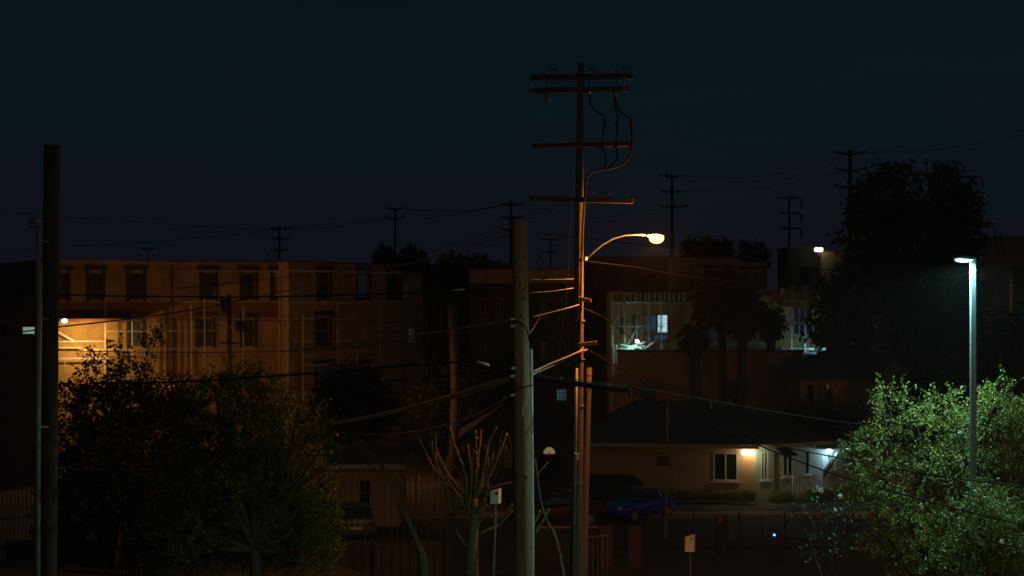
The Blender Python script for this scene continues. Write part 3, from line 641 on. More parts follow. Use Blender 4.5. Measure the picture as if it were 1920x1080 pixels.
added_streetl(*G(632, 104), 4.2, 'added orange street lamp hidden by the round dark bush', P_ADDED_STREET * 1.5)  # added out of sight to brighten the block's right wing
added_streetl(26, 84, 7, 'added orange street lamp unseen beyond the right edge by the cream house', 330)  # added outside the view to throw orange light on the right-hand walls

# ---------------------------------------------------------------- poles
def pole_tube(p0, p1, r0, r1, n=16, seg=10, wob=.0):
    p0, p1 = Vector(p0), Vector(p1); pts = []; rr = []
    for i in range(seg + 1):
        t = i / seg; pts.append(p0.lerp(p1, t) + Vector((wob * math.sin(t * 5), 0, 0))); rr.append(r0 + (r1 - r0) * t)
    return MB().tube(pts, rr, n)
def ext(pa, pb, zend):   # extend the line from upper pa through lower pb to height zend
    t = (zend - pa.z) / (pb.z - pa.z); return pa + (pb - pa) * t
# main tall pole
t_, b_ = W(1090, 119, 51), W(1080, 1020, 51); base = ext(t_, b_, 0)
mp = thing('utility_pole', 'tallest dark wood pole with four crossarms rising above the orange street lamp', 'utility pole', base)
pole_tube(base, t_, .19, .085, wob=.015).build('pole', M['woodm'], mp, smooth=True)
def crossarm(root, x0, y0, x1, y1, Y, hh=.07, hd=.055, ins=(), m='arm', name='crossarm'):
    a, b = W(x0, y0, Y), W(x1, y1, Y); d = (b - a).normalized(); n = Vector((0, 0, 1)).cross(d).normalized(); u = Vector((0, 0, 1))
    p = [a - n * hd - u * hh, b - n * hd - u * hh, b + n * hd - u * hh, a + n * hd - u * hh, a - n * hd + u * hh, b - n * hd + u * hh, b + n * hd + u * hh, a + n * hd + u * hh]
    o = MB().hexa(p).build(name, M[m], root, bevel=.01)
    for px in ins:
        f = (px - x0) / (x1 - x0); c = a.lerp(b, f) + Vector((0, 0, hh))
        MB().tube([c, c + Vector((0, 0, .08)), c + Vector((0, 0, .085)), c + Vector((0, 0, .13)), c + Vector((0, 0, .135)), c + Vector((0, 0, .18))], [.012, .012, .07, .06, .04, .03], 8).build('insulator', M['ceramic'], o)
    return o
crossarm(mp, 993, 145, 1187, 143, 50.85, ins=(1033, 1041, 1107, 1116, 1169, 1178), hh=.075)
crossarm(mp, 993, 170, 1177, 167, 50.85, hh=.07)
crossarm(mp, 998, 274, 1185, 270, 50.85, hh=.06)
crossarm(mp, 992, 372, 1187, 377, 50.85, ins=(1112, 1143, 1176), hh=.07)
for px in (997, 1170): MB().tube([W(px, 144, 50.8), W(px, 169, 50.8)], .02, 6).build('arm_strut', M['galvd'], mp)
for px, py in ((1024, 178), (1104, 173), (1153, 176), (1028, 186)):
    MB().tube([W(px, py - 5, 50.8), W(px, py, 50.8), W(px, py + .5, 50.8), W(px, py + 7, 50.8)], [.02, .06, .045, .03], 8).build('cutout_fuse', M['ceramic'], mp)
def spline(pts, n=8):
    P_ = [Vector(p) for p in pts]; P_ = [P_[0] * 2 - P_[1]] + P_ + [P_[-1] * 2 - P_[-2]]; o = []
    for i in range(1, len(P_) - 2):
        for k in range(n):
            t = k / n; a, b, c, d = P_[i - 1], P_[i], P_[i + 1], P_[i + 2]
            o.append(.5 * ((2 * b) + (c - a) * t + (2 * a - 5 * b + 4 * c - d) * t * t + (3 * b - a - 3 * c + d) * t ** 3))
    o.append(P_[-2]); return o
def jumper(root, pp, Y, r=.022, name='riser_cable', m='rubber'): return MB().tube(spline([W(x, y, Y) for x, y in pp]), r, 6).build(name, M[m], root, smooth=True)
jumper(mp, [(1105, 178), (1108, 196), (1118, 210), (1130, 216), (1134, 232), (1130, 256), (1130, 272), (1136, 296), (1135, 308), (1130, 316)], 50.7)
jumper(mp, [(1152, 176), (1153, 200), (1158, 216), (1157, 245), (1155, 272), (1157, 295), (1148, 310), (1138, 317)], 50.7)
jumper(mp, [(1153, 184), (1162, 208), (1172, 216), (1181, 222), (1184, 240), (1185, 270), (1181, 290), (1170, 306), (1150, 315), (1125, 319), (1108, 325), (1100, 334)], 50.7, .026)
jumper(mp, [(1013, 136), (1022, 138), (1025, 150), (1024, 175)], 50.7, .012); jumper(mp, [(1152, 130), (1158, 138), (1158, 150), (1152, 168)], 50.7, .014)
jumper(mp, [(1104, 150), (1104, 175)], 50.7, .014); jumper(mp, [(1100, 336), (1098, 360), (1093, 420), (1089, 560), (1084, 800), (1080, 1000)], 50.82, .035, 'riser_conduit', 'woodd')
for px, py in ((1134, 233), (1157, 233), (1183, 234)): MB().tube([W(px, py - 6, 50.7), W(px, py + 6, 50.7)], [.05, .03], 8).build('termination', M['rubber'], mp)
for px in (1125, 1152, 1180): MB().ball(W(px, 277, 50.72), .07, .05, .05).build('clamp', M['ceramic'], mp)
jumper(mp, [(1086, 200), (1078, 300), (1070, 420), (1062, 560), (1040, 700), (1020, 830)], 50.6, .006, 'ground_wire', 'cable')
crossarm(mp, 1083, 559, 1109, 565, 50.8, hh=.055, hd=.045, name='bracket_arm', m='wood'); crossarm(mp, 1083, 647, 1119, 643, 50.8, hh=.055, hd=.045, name='bracket_arm', m='wood')
MB().tube([W(1081, 850, 50.6), W(1080.5, 862, 50.6)], .07, 8).build('band', M['galv'], mp)
for y in (600, 672, 760, 905): MB().tube([W(1085.5 - (y - 560) * .011, y, 51), W(1085.5 - (y - 560) * .011, y + 2.5, 51)], .175, 14).build('band', M['galvd'], mp)
# pale riser on the right side
MB().tube([W(1081, 690, 50.7), W(1079, 812, 50.7), W(1076, 1080, 50.7)], .045, 8).build('riser_pipe', M['galvd'], mp, smooth=True)
# second pole behind
t2, b2_ = W(1105, 689, 53), W(1095.5, 1020, 53)
sp = thing('utility_pole', 'short brown pole stub standing right behind the tall pole', 'utility pole', ext(t2, b2_, 0))
pole_tube(ext(t2, b2_, 0), t2, .12, .07).build('pole', M['woodm'], sp, smooth=True)
MB().tube([W(1104.8, 700, 53), W(1104.6, 703, 53)], .085, 10).build('band', M['galvd'], sp)
# foreground wood pole with teal-lit conduit
ta, ba = W(976, 413, 32.7), W(981, 1020, 32.7); bse = ext(ta, ba, 0)
fp = thing('utility_pole', 'thick weathered foreground pole cut flat on top with pale conduit along it', 'utility pole', bse)
pole_tube(bse, ta, .195, .125, 24, 14, .01).build('pole', M['wood'], fp, smooth=True)
MB().tube([W(998.5, 1150, 32.75), W(998.5, 1020, 32.75), W(997, 820, 32.75), W(995.5, 654, 32.75)], .03, 10).build('conduit', M['sleeve'], fp, smooth=True)
for y in (847, 992, 700): MB().tube([W(997.3, y, 32.7), W(997.3, y + 3, 32.7)], .042, 10).build('strap', M['galv'], fp)
for y, a in ((598, 960), (611, 960), (705, 960), (690, 962), (740, 960)):
    MB().tube([W(a + 4, y, 32.55), W(a - 4, y + 1, 32.5)], .025, 6).build('bolt', M['galvd'], fp)
jumper(fp, [(960, 602), (975, 604), (988, 618), (992, 640)], 32.52, .011, 'tail_cable'); jumper(fp, [(958, 740), (975, 728), (1000, 722)], 32.5, .012, 'tail_cable')
for k in range(16):
    x, y = random.uniform(966, 990), random.uniform(430, 1010); MB().box(W(x, y, 32.55).x - .012, W(x, y, 32.55).x + .012, 32.51, 32.6, W(x, y, 32.5).z - .02, W(x, y, 32.5).z + .02).build('staple', M['galvd'], fp)
c_ = W(984, 770, 32.53); MB().box(c_.x - .05, c_.x + .05, c_.y - .02, c_.y, c_.z - .09, c_.z + .09).build('tag', M['galv'], fp)
# left foreground pole
ta, ba = W(98.5, 272, 34), W(90.5, 1020, 34); bse = ext(ta, ba, 0)
lp = thing('utility_pole', 'thick bare topped black pole near the left edge', 'utility pole', bse)
pole_tube(bse, ta, .145, .142, 24, 14, .008).build('pole', M['woodd'], lp, smooth=True)
lc = thing('conduit_mast', 'slim grey metal mast left of the thick black pole', 'mast', W(69, 1300, 33.6))
MB().tube([W(69, 1500, 33.6), W(71, 800, 33.6), W(72.5, 422, 33.6)], [.05, .048, .044], 10).build('pipe', M['galvd'], lc, smooth=True)
for y in (452, 597, 800): MB().tube([W(71, y, 33.6), W(90, y + 1, 33.8)], .022, 6).build('strap', M['galvd'], lc)
MB().ball(W(67, 414, 33.6), .1, .08, .06).build('weatherhead', M['galvd'], lc, smooth=True)
MB().tube(spline([W(60, 410, 33.6), W(55, 416, 33.6), W(58, 426, 33.6), W(67, 424, 33.6)]), .012, 6).build('drip_loop', M['cable'], lc)
# mid pole with transformers in front of the ochre block
ta = W(430, 553, 103); tp = thing('utility_pole', 'small dark pole with transformer cans before the ochre block', 'utility pole', (ta.x, ta.y, 0))
pole_tube((ta.x, ta.y, 0), ta, .16, .11, 10, 4).build('pole', M['woodd'], tp)
for px, y0, y1, r in ((420, 560, 588, .2), (450, 603, 622, .26)):
    MB().tube([W(px, y1, 102.8), W(px, y0, 102.8)], r, 12).build('transformer', M['darkframe'], tp, smooth=True)
MB().tube([W(430, 612, 102.9), W(450, 612, 102.8)], .04, 6).build('bracket', M['galvd'], tp); crossarm(tp, 412, 643, 448, 643, 102.8, hh=.05)
# far silhouettes
def farpole(px, yt, yb, Y, w, arms, label, up=0, ins=(), m='woodd', frame=False):
    a, b = W(px, yt, Y), W(px, yb, Y); t = thing('utility_pole', label, 'utility pole', (a.x, a.y, 0), group='distant utility poles on the skyline')
    r = w / 2 / FPX * Y
    pole_tube((a.x, a.y, 0), a, r * 1.25, r * .8, 8, 3).build('pole', M[m], t)
    for (ya, xa, xb) in arms:
        mb = MB(); e = up
        mb.tube([W(xa, ya - e, Y), W((xa + px) / 2, ya + e * .2, Y), W(px, ya + e * .6, Y)], [.06, .09, .11], 6); mb.tube([W(px, ya + e * .6, Y), W((xb + px) / 2, ya + e * .2, Y), W(xb, ya - e, Y)], [.11, .09, .06], 6)
        mb.build('crossarm', M[m], t)
    for (x, y0, y1) in ins: MB().tube([W(x, y0, Y), W(x, y1, Y)], .13, 6).build('insulator_string', M['ceramic'], t)
farpole(524, 424, 520, 190, 5, ((428, 506, 552), (447, 507, 545), (469, 505, 540)), 'far dark pole above the long flat roof of the ochre block', 1.5)
farpole(741, 394, 520, 195, 5, ((391, 720, 758), (409, 718, 760)), 'far pole with up-tilted arms beside two small round trees', 4)
farpole(277, 465, 520, 210, 3, ((467, 265, 290),), 'faint small pole top at far left over the ochre roof')
farpole(958, 377, 520, 170, 6.5, ((383, 935, 984), (408, 937, 980), (431, 937, 978)), 'dark far pole directly behind the cut foreground pole', 2)
farpole(1032, 450, 530, 200, 3.5, ((449, 1012, 1048), (473, 1015, 1045)), 'faint small far pole between foreground pole and tall pole')
farpole(1260, 325, 520, 180, 6.5, ((330, 1235, 1287), (359, 1238, 1284), (387, 1234, 1290)), 'far pole with three pairs of arms above the orange lamp', 2)
farpole(1480, 367, 520, 185, 5, ((371, 1458, 1504), (400, 1462, 1503), (428, 1462, 1503)), 'far pole with straight arms and hanging insulators', 0, ((1503, 374, 388), (1502, 403, 416), (1502, 431, 443)))
farpole(1594, 281, 520, 160, 9, ((287, 1563, 1626), (318, 1565, 1626), (350, 1564, 1600)), 'thick tall far pole rising left of the big dark trees', 4)
farpole(1821, 331, 520, 175, 5, ((332, 1798, 1843), (363, 1800, 1842)), 'far pole partly hidden by the big dark trees', 0, ((1842, 335, 351), (1842, 366, 380)))
farpole(1895, 520, 780, 90, 7, (), 'reddish slim pole near the right edge behind the lamp', 0, m='wood')

# ---------------------------------------------------------------- cables
def cable(pp, Y0, Y1, r, label, m='cable', name='overhead_cable'):
    n = len(pp); L_ = [0]
    for i in range(1, n): L_.append(L_[-1] + abs(pp[i][0] - pp[i - 1][0]) + .01)
    pts = [W(x, y, Y0 + (Y1 - Y0) * L_[i] / L_[-1]) for i, (x, y) in enumerate(pp)]
    return MB().tube(spline(pts, 10), r, 6).build(name, M[m], label=label, cat='cable', group='overhead cables between the poles', smooth=True)
cable([(-40, 548), (128, 553), (300, 556), (470, 557), (700, 552), (870, 545), (960, 538)], 36, 33, .015, 'thick black cable running level across the top storey of the ochre block')
cable([(100, 614), (250, 597), (400, 574), (560, 540), (700, 508), (760, 495), (860, 467), (956, 440)], 34, 60, .014, 'black cable rising from the left pole across the ochre block to the cut pole top')
cable([(-60, 632), (0, 628), (80, 617)], 34, 34, .012, 'thin wire crossing the lit window at the far left')
cable([(330, 541), (420, 532), (600, 513), (740, 498), (800, 488), (956, 452)], 50, 60, .011, 'thin dark wire above the top storey windows meeting the rising cable')
cable([(700, 510), (800, 476), (880, 448), (956, 418)], 60, 60, .008, 'faint upper wire slanting to the top of the foreground pole')
cable([(100, 594), (300, 598), (500, 601), (810, 604)], 60, 75, .010, 'straight dark wire below the floor band of the ochre block')
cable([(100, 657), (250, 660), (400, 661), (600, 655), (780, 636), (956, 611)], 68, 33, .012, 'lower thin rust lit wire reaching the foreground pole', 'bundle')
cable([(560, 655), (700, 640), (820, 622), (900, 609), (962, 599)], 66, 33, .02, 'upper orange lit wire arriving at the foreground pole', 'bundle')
cable([(180, 718), (300, 717), (430, 711), (600, 699), (780, 684), (895, 677)], 45, 33.5, .021, 'thick teal edged black cable leading to the pale sleeve')
cable([(400, 706), (600, 698), (760, 702), (960, 692)], 40, 33, .006, 'thin pale messenger wire just under the sleeved cable', 'cablep')
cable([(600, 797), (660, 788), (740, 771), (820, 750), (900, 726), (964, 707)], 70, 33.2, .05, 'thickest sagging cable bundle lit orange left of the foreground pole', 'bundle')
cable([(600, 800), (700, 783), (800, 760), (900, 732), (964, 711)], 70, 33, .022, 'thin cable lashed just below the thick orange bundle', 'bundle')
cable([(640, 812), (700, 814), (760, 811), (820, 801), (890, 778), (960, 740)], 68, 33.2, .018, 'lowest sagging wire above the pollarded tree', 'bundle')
cable([(560, 722), (700, 716), (800, 708), (900, 696), (962, 690)], 46, 33, .008, 'dim wire between the sleeve cable and the thick bundle')
cable([(640, 800), (760, 770), (860, 728), (958, 690)], 60, 40, .008, 'dark slanting wire over the round dark bush')
cable([(1000, 594), (1040, 584), (1070, 576), (1086, 571)], 33.2, 50.8, .014, 'twisted orange cable from the foreground pole up to the tall pole', 'bundle')
cable([(1000, 697), (1030, 683), (1060, 671), (1085, 660), (1100, 656)], 33.2, 50.8, .024, 'thick rust cable bundle joining the foreground pole to the tall pole', 'bundle')
cable([(1000, 702), (1040, 684), (1070, 668), (1095, 652)], 33.2, 50.8, .012, 'thin strand running above the rust bundle', 'bundle')
cable([(993, 625), (1003, 610), (1012, 593)], 32.7, 36, .010, 'short loose tail wire dropping beside the foreground pole', 'bundle')
cable([(995, 524), (1040, 524), (1075, 523)], 34, 50.8, .009, 'upper short orange wire with a bead left of the tall pole', 'bundle')
cable([(995, 549), (1035, 546), (1075, 540)], 34, 50.8, .010, 'lower short orange wire with a bead left of the tall pole', 'bundle')
cable([(1005, 437), (1090, 446), (1180, 456), (1260, 466), (1400, 484), (1600, 512), (1760, 524), (1980, 533)], 58, 62, .014, 'black wire passing just below the orange street lamp', 'rubber')
cable([(1095, 489), (1200, 502), (1260, 513), (1400, 531), (1560, 551), (1760, 574), (1980, 596)], 52, 62, .013, 'long dark wire from the lamp arm root towards the right edge', 'rubber')
cable([(1088, 575), (1130, 594), (1160, 615), (1185, 636), (1220, 662), (1270, 692)], 51, 60, .013, 'dark wire slanting down past the work lamp')
cable([(1100, 655), (1118, 664), (1140, 678), (1190, 706), (1230, 735), (1270, 757), (1330, 775)], 51, 62, .016, 'reddish thick cable falling right from the tall pole', 'cable')
cable([(900, 679), (960, 694), (1010, 703), (1090, 713), (1180, 724), (1330, 750), (1470, 775), (1620, 797)], 33.4, 38, .008, 'pale thin messenger wire sloping right over the dark splice', 'cable')
cable([(1170, 727), (1240, 757), (1330, 795), (1400, 825), (1490, 862), (1600, 900), (1780, 950), (1980, 1000)], 33, 28, .013, 'lower thick black cable sweeping across the cream house and leafy tree')
cable([(1180, 724), (1260, 758), (1340, 792), (1430, 828), (1560, 856), (1700, 882), (1840, 903), (1980, 919)], 33, 29, .011, 'upper black cable crossing the cream house eave and leafy tree')
cable([(1330, 775), (1420, 789), (1500, 802), (1600, 809)], 62, 75, .012, 'short reddish wire above the cream house roof')
cable([(780, 412), (860, 400), (958, 383)], 120, 170, .02, 'faint distant line reaching the pole behind the cut pole')
for i, (a, b, c, lab) in enumerate([((-40, 395), (500, 430), (740, 410), 'upper faint far line from the left sky to the far poles'), ((-40, 470), (300, 452), (740, 408), 'lower faint far line over the ochre roof'),
        ((741, 391), (860, 396), (958, 383), 'faint far line between two skyline poles left'), ((958, 408), (1110, 410), (1260, 387), 'faint far line behind the tall pole'),
        ((1260, 330), (1430, 330), (1594, 287), 'upper far line right of the tall pole'), ((1260, 359), (1430, 352), (1594, 318), 'middle far line right of the tall pole'), ((1594, 287), (1760, 280), (1990, 240), 'far line leaving the thick far pole rightwards')]):
    cable([a, b, c], 185, 175, .022, lab)
jcl = thing('splice_closure', 'long black cable splice hanging from wires in front of the tall pole', 'splice case', W(1010, 708, 33))
MB().tube(spline([W(1000, 706, 33), W(1012, 710, 33), W(1040, 715, 33), (W(1100, 722, 33)), W(1150, 729, 33), W(1168, 731, 33), W(1178, 730, 33)], 4), [.02] + [.035] * 3 + [.05] * 17 + [.05, .04, .03, .02], 12).build('case', M['rubber'], jcl, smooth=True)
for px, y0 in ((1010, 700), (1052, 708), (1100, 714), (1140, 720), (1180, 725)):
    MB().tube([W(px, y0, 33.2), W(px, y0 + 14, 33)], .012 if px not in (1010, 1180) else .03, 6).build('hanger', M['galvd'] if px not in (1010, 1180) else M['rubber'], jcl)
cable([(920, 686), (960, 696), (1000, 706)], 33.3, 33, .018, 'black cable between the pale sleeve and the dark splice', 'rubber')
def sleeve(x0, y0, x1, y1, Y, r, label):
    t = thing('cable_sleeve', label, 'cable sleeve', W(x0, y0, Y))
    MB().tube([W(x0, y0, Y), W(x1, y1, Y)], r, 10).build('tube', M['sleeve'], t, smooth=True)
    for f in (0, 1): c = W(x0, y0, Y).lerp(W(x1, y1, Y), f); e = (W(x1, y1, Y) - W(x0, y0, Y)).normalized() * .03; MB().tube([c - e, c + e], r * 1.1, 10).build('end_cap', M['rubber'], t)
sleeve(891, 677, 921, 686, 33.3, .024, 'pale slanted sleeve on the cable left of the foreground pole')
sleeve(846, 544.5, 875, 543, 33.4, .018, 'pale level sleeve on the upper black cable')
for x, y, lb in ((1017, 524, 'small orange bead insulator on the upper short wire'), (1008, 548, 'small orange bead insulator on the lower short wire')):
    MB().tube([W(x - 3, y, 38), W(x, y, 38), W(x + 3, y, 38)], [.012, .03, .012], 8).build('insulator', M['ceramic'], label=lb, cat='insulator')
MB().tube(spline([W(x, y, 34) for x, y in ((1000, 475), (1012, 480), (1016, 492), (1014, 510))]), .006, 6).build('loose_wire', M['cable'], label='thin curled loose wire near the top of the foreground pole', cat='wire')
MB().tube(spline([W(x, y, 48) for x, y in ((970, 413), (1000, 396), (1015, 390), (1030, 395), (1045, 388), (1050, 386))]), .012, 6).build('loose_wire', M['cable'], label='sagging loop of wire left of the lowest crossarm', cat='wire')

# ---------------------------------------------------------------- vegetation
def leaf_mesh(P_, D_, size, fold=.35):
    n = len(P_); s = size * R.uniform(.65, 1.25, (n, 1)); D_ = D_ / np.linalg.norm(D_, axis=1, keepdims=True)
    q = R.normal(size=(n, 3)); q = np.cross(D_, q); q /= np.linalg.norm(q, axis=1, keepdims=True) + 1e-9; nrm = np.cross(D_, q)
    a = P_; b = P_ + D_ * s * .5 + q * s * .26 + nrm * s * .08; c = P_ + D_ * s; d = P_ + D_ * s * .5 - q * s * .26 + nrm * s * .08
    v = np.stack([a, b, c, d], 1).reshape(-1, 3); f = np.arange(4 * n).reshape(n, 4); return v, f
def build_np(name, v, f, m, parent=None, **k):
    o0 = np.array(ORG[parent]) if parent is not None else np.array(k.pop('org'))
    me = bpy.data.meshes.new(name); me.from_pydata((v - o0).tolist(), [], f.tolist()); me.update(); me.materials.append(m)
    o = bpy.data.objects.new(name, me); COL.objects.link(o); ORG[o] = Vector(o0)
    if parent is not None: o.parent = parent
    else: o.location = Vector(o0)
    return tag(o, **k)
def sprigs(clumps, per_m3, nleaf, slen, size, upb=.4):
    PV = []; PD = []; tw = []
    for (c, r) in clumps:
        c = np.array(c); r = np.array(r if isinstance(r, (list, tuple)) else (r, r, r)); ns = max(6, int(per_m3 * 4.2 * r.prod()))
        u = R.normal(size=(ns, 3)); u /= np.linalg.norm(u, axis=1, keepdims=True); rad = R.uniform(.15, 1, (ns, 1)) ** .55
        p = c + u * r * rad; d = u + R.normal(size=(ns, 3)) * .55 + np.array([0, 0, upb]); d /= np.linalg.norm(d, axis=1, keepdims=True)
        L_ = slen * R.uniform(.5, 1.3, (ns, 1)); tw.append((p, d, L_))
        for k in range(nleaf):
            t = (k + .5) / nleaf; q = p + d * L_ * t + R.normal(size=(ns, 3)) * .015; ld = d * .5 + R.normal(size=(ns, 3)) * .75; PV.append(q); PD.append(ld)
    return np.concatenate(PV), np.concatenate(PD), tw
def tree(name, label, cat, base, clumps, lf='green', per_m3=60, nleaf=12, slen=.45, size=.08, tr=.14, trunkh=None, group=None, bark='bark', upb=.4, twigs=True):
    base = Vector(base); t = thing(name, label, cat, base, group=group)
    cen = sum((Vector(c) for c, r in clumps), Vector()) / len(clumps); fork = base.lerp(Vector((cen.x, cen.y, cen.z)), .45)
    if trunkh: fork.z = base.z + trunkh
    MB().tube(spline([base, base.lerp(fork, .5) + Vector((.08, 0, 0)), fork], 4), [tr * (1.15 - .05 * i) for i in range(9)], 8).build('trunk', M[bark], t, smooth=True)
    mb = MB()
    for c, r in clumps:
        c = Vector(c); mid = fork.lerp(c, .5) + Vector((random.uniform(-.2, .2), random.uniform(-.2, .2), -.15))
        mb.tube(spline([fork, mid, c], 4), [tr * .55, tr * .5, tr * .45, tr * .4, tr * .33, tr * .27, tr * .2, tr * .15, tr * .1], 6)
    mb.build('limbs', M[bark], t, smooth=True)
    v, d, tw = sprigs(clumps, per_m3, nleaf, slen, size, upb); lv, lfc = leaf_mesh(v, d, size)
    build_np('crown', lv, lfc, LF[lf], t); return t
def CL(lst, Y, k=1.0, yj=.8):
    out = []
    for it in lst:
        px, py, rp = it[:3]; Yc = it[3] if len(it) > 3 else Y + random.uniform(-yj, yj)
        r = rp / FPX * Y * k; out.append((W(px, py, Yc), (r, r * 1.0, r * .9)))
    return out
# lit leafy tree at right
cl = CL([(1660, 745, 24), (1700, 770, 28), (1625, 830, 34), (1600, 855, 28), (1655, 800, 36), (1720, 800, 45), (1770, 765, 32), (1785, 742, 18), (1690, 735, 14), (1645, 733, 12), (1745, 755, 20),
         (1800, 800, 45), (1860, 780, 45), (1875, 740, 24), (1890, 720, 12), (1850, 745, 22), (1920, 800, 55), (1910, 760, 22), (1970, 780, 60), (1660, 870, 45), (1740, 870, 60), (1820, 870, 60), (1900, 880, 60), (1980, 880, 70),
         (1620, 930, 40), (1690, 950, 55), (1780, 960, 65), (1870, 960, 65), (1950, 980, 70), (1650, 1010, 45), (1730, 1040, 60), (1830, 1050, 60), (1930, 1060, 60), (1600, 890, 22)], 34.9, 1.0, .3)
cl += CL([(1840, 935, 40), (1800, 960, 36), (1870, 970, 45), (1830, 1010, 55), (1760, 1000, 40), (1900, 1030, 55), (1820, 1065, 50)], 33.2, 1.0, .2)
rt = tree('leafy_tree', 'brightly lit leafy tree with pale blossoms under the white lamp', 'tree', (*G(1840, 35), 0), [(c_, tuple(np.array(r_) * (.74 if i_ % 3 else .95))) for i_, (c_, r_) in enumerate(cl)], 'myrtle', 620, 11, .25, .058, .05, trunkh=3.6, bark='barkd')
fl_pts = [(1528, 918, 4), (1534, 913, 4), (1540, 920, 4), (1577, 930, 4), (1723, 948, 4), (1728, 953, 3), (1801, 811, 4), (1805, 872, 3.5), (1590, 843, 2.5), (1565, 955, 2.5), (1878, 1015, 3)]
mb = MB()
for x, y, r in fl_pts:
    for k in range(9):
        c = W(x + random.uniform(-2.5, 2.5), y + random.uniform(-2.5, 2.5), 32.2); s = .022 * r / 4 + .006
        a, b = Vector(R.normal(size=3)).normalized() * s * 1.4, Vector(R.normal(size=3)).normalized() * s * 1.4; mb.add([c - a, c - b, c + a, c + b], [(0, 1, 2, 3)])
mb.build('blossoms', M['petal'], rt)
tree('leafy_shrub', 'low shrub with a few white flowers left of the lit tree', 'shrub', (*G(1545, 33), 4.2), CL([(1530, 935, 22), (1560, 945, 28), (1500, 960, 20), (1545, 985, 30), (1590, 960, 26), (1580, 1010, 30), (1530, 1030, 30)], 33, .9, .2), 'dark', 300, 10, .2, .055, .012)
# left trees
clL = CL([(268, 655, 16), (283, 634, 7), (225, 680, 18), (245, 705, 32), (190, 722, 28), (150, 730, 24), (170, 668, 7), (176, 690, 10), (130, 745, 28), (180, 770, 50), (250, 770, 60), (310, 745, 36), (330, 712, 16), (300, 820, 60), (200, 850, 60),
          (140, 820, 40), (250, 920, 60), (160, 940, 50), (340, 790, 50), (158, 702, 7), (222, 655, 7), (300, 628, 5), (292, 630, 5)], 60, 1, 1.2)
clL += CL([(x, y, 48) for x in (120, 180, 240, 300, 350) for y in (890, 950, 1010)], 61, 1, .8)
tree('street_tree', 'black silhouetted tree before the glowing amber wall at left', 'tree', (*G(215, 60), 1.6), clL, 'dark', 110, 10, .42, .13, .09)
clM = CL([(400, 725, 26), (450, 705, 24), (490, 720, 28), (520, 752, 34), (450, 740, 45), (380, 750, 45), (565, 740, 16), (540, 790, 45), (590, 800, 32), (610, 830, 26), (470, 810, 60), (390, 830, 55), (560, 860, 45), (600, 890, 30), (500, 890, 60),
          (420, 900, 60), (350, 900, 50), (540, 950, 50), (460, 980, 60), (380, 980, 60), (600, 965, 35), (620, 925, 22), (340, 1010, 50), (510, 1030, 50), (590, 1020, 40), (600, 775, 14), (425, 690, 9), (470, 688, 8)], 52, 1, 1.1)
clM += CL([(x, y, 46) for x in (340, 400, 460, 530, 590) for y in (960, 1030)], 53, 1, .6)
tree('street_tree', 'broad green tree left of the pollarded trunk above the iron fence', 'tree', (*G(470, 52), 1.5), clM, 'green', 150, 11, .34, .10, .18)
# darker background trees
def far_tree(label, base_px, Y, lst, name='dark_tree', per=2.6, size=.33, lf='dark', **k):
    per *= 10; size *= 1.15
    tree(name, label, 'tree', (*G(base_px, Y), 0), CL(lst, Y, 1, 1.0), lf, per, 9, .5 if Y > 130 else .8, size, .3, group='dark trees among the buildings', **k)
far_tree('tall dark double crowned tree, left crown', 1665, 112, [(1690, 345, 26), (1650, 370, 40), (1635, 345, 16), (1700, 322, 10), (1660, 328, 10), (1620, 400, 32), (1680, 420, 50), (1610, 460, 30), (1650, 500, 55), (1620, 560, 50), (1680, 590, 50), (1630, 640, 50), (1600, 520, 25)], per=1.6)
far_tree('tall dark tree just right of the double crown gap', 1760, 114, [(1745, 335, 22), (1755, 322, 10), (1780, 350, 26), (1800, 380, 30), (1765, 400, 45), (1815, 430, 30), (1830, 400, 14), (1820, 460, 18), (1780, 480, 50), (1740, 520, 55), (1800, 540, 40), (1730, 600, 60), (1790, 630, 50), (1740, 690, 50)], per=1.6)
far_tree('dark bushy tree left of the tall trees in front of the tower', 1570, 104, [(1560, 560, 24), (1585, 590, 32), (1555, 620, 28), (1590, 640, 30), (1570, 540, 14)], per=4)
far_tree('small dark round bush before the turned wing of the ochre block', 665, 96, [(655, 730, 30), (690, 745, 32), (640, 765, 40), (620, 740, 20), (690, 780, 40), (672, 716, 14)], per=8, size=.25)
far_tree('dark tree mass right of the scaffolding tower', 840, 112, [(830, 740, 45), (880, 720, 40), (920, 750, 50), (860, 790, 50), (940, 700, 30), (800, 760, 24)], per=5)
far_tree('tall dark tree behind the pale cable sleeve', 880, 135, [(850, 510, 30), (890, 520, 40), (820, 520, 22), (930, 530, 35), (860, 580, 50), (910, 600, 50), (840, 640, 40), (900, 670, 45)], per=2.4)
far_tree('small round dark tree left of the far pole', 720, 165, [(720, 482, 15), (722, 500, 16)], per=5)
far_tree('larger round dark tree right of the far pole', 772, 150, [(770, 486, 20), (778, 505, 26), (792, 520, 20)], per=5)
for px, py, r, lb in ((1297, 466, 14, 'leftmost small round treetop over the tan block roof'), (1327, 463, 14, 'second small round treetop over the tan block roof'), (1357, 464, 12, 'third small round treetop over the tan block roof'), (1400, 468, 12, 'fourth small round treetop over the tan block roof'), (1424, 471, 11, 'rightmost small round treetop over the tan block roof')):
    far_tree(lb, px, 175, [(px, py, r), (px + 4, py + 20, r * 1.3)], per=5)
far_tree('dark tree behind the lit tree at the right edge', 1890, 70, [(1880, 620, 30), (1905, 660, 40), (1870, 690, 40), (1940, 640, 45), (1900, 730, 50), (1850, 740, 30), (1960, 720, 50)], per=6, size=.2)
far_tree('dark bushes between gabled house and lit tree', 1760, 96, [(1740, 730, 30), (1780, 720, 40), (1820, 730, 40), (1760, 780, 50), (1720, 790, 40), (1850, 790, 50)], per=6)
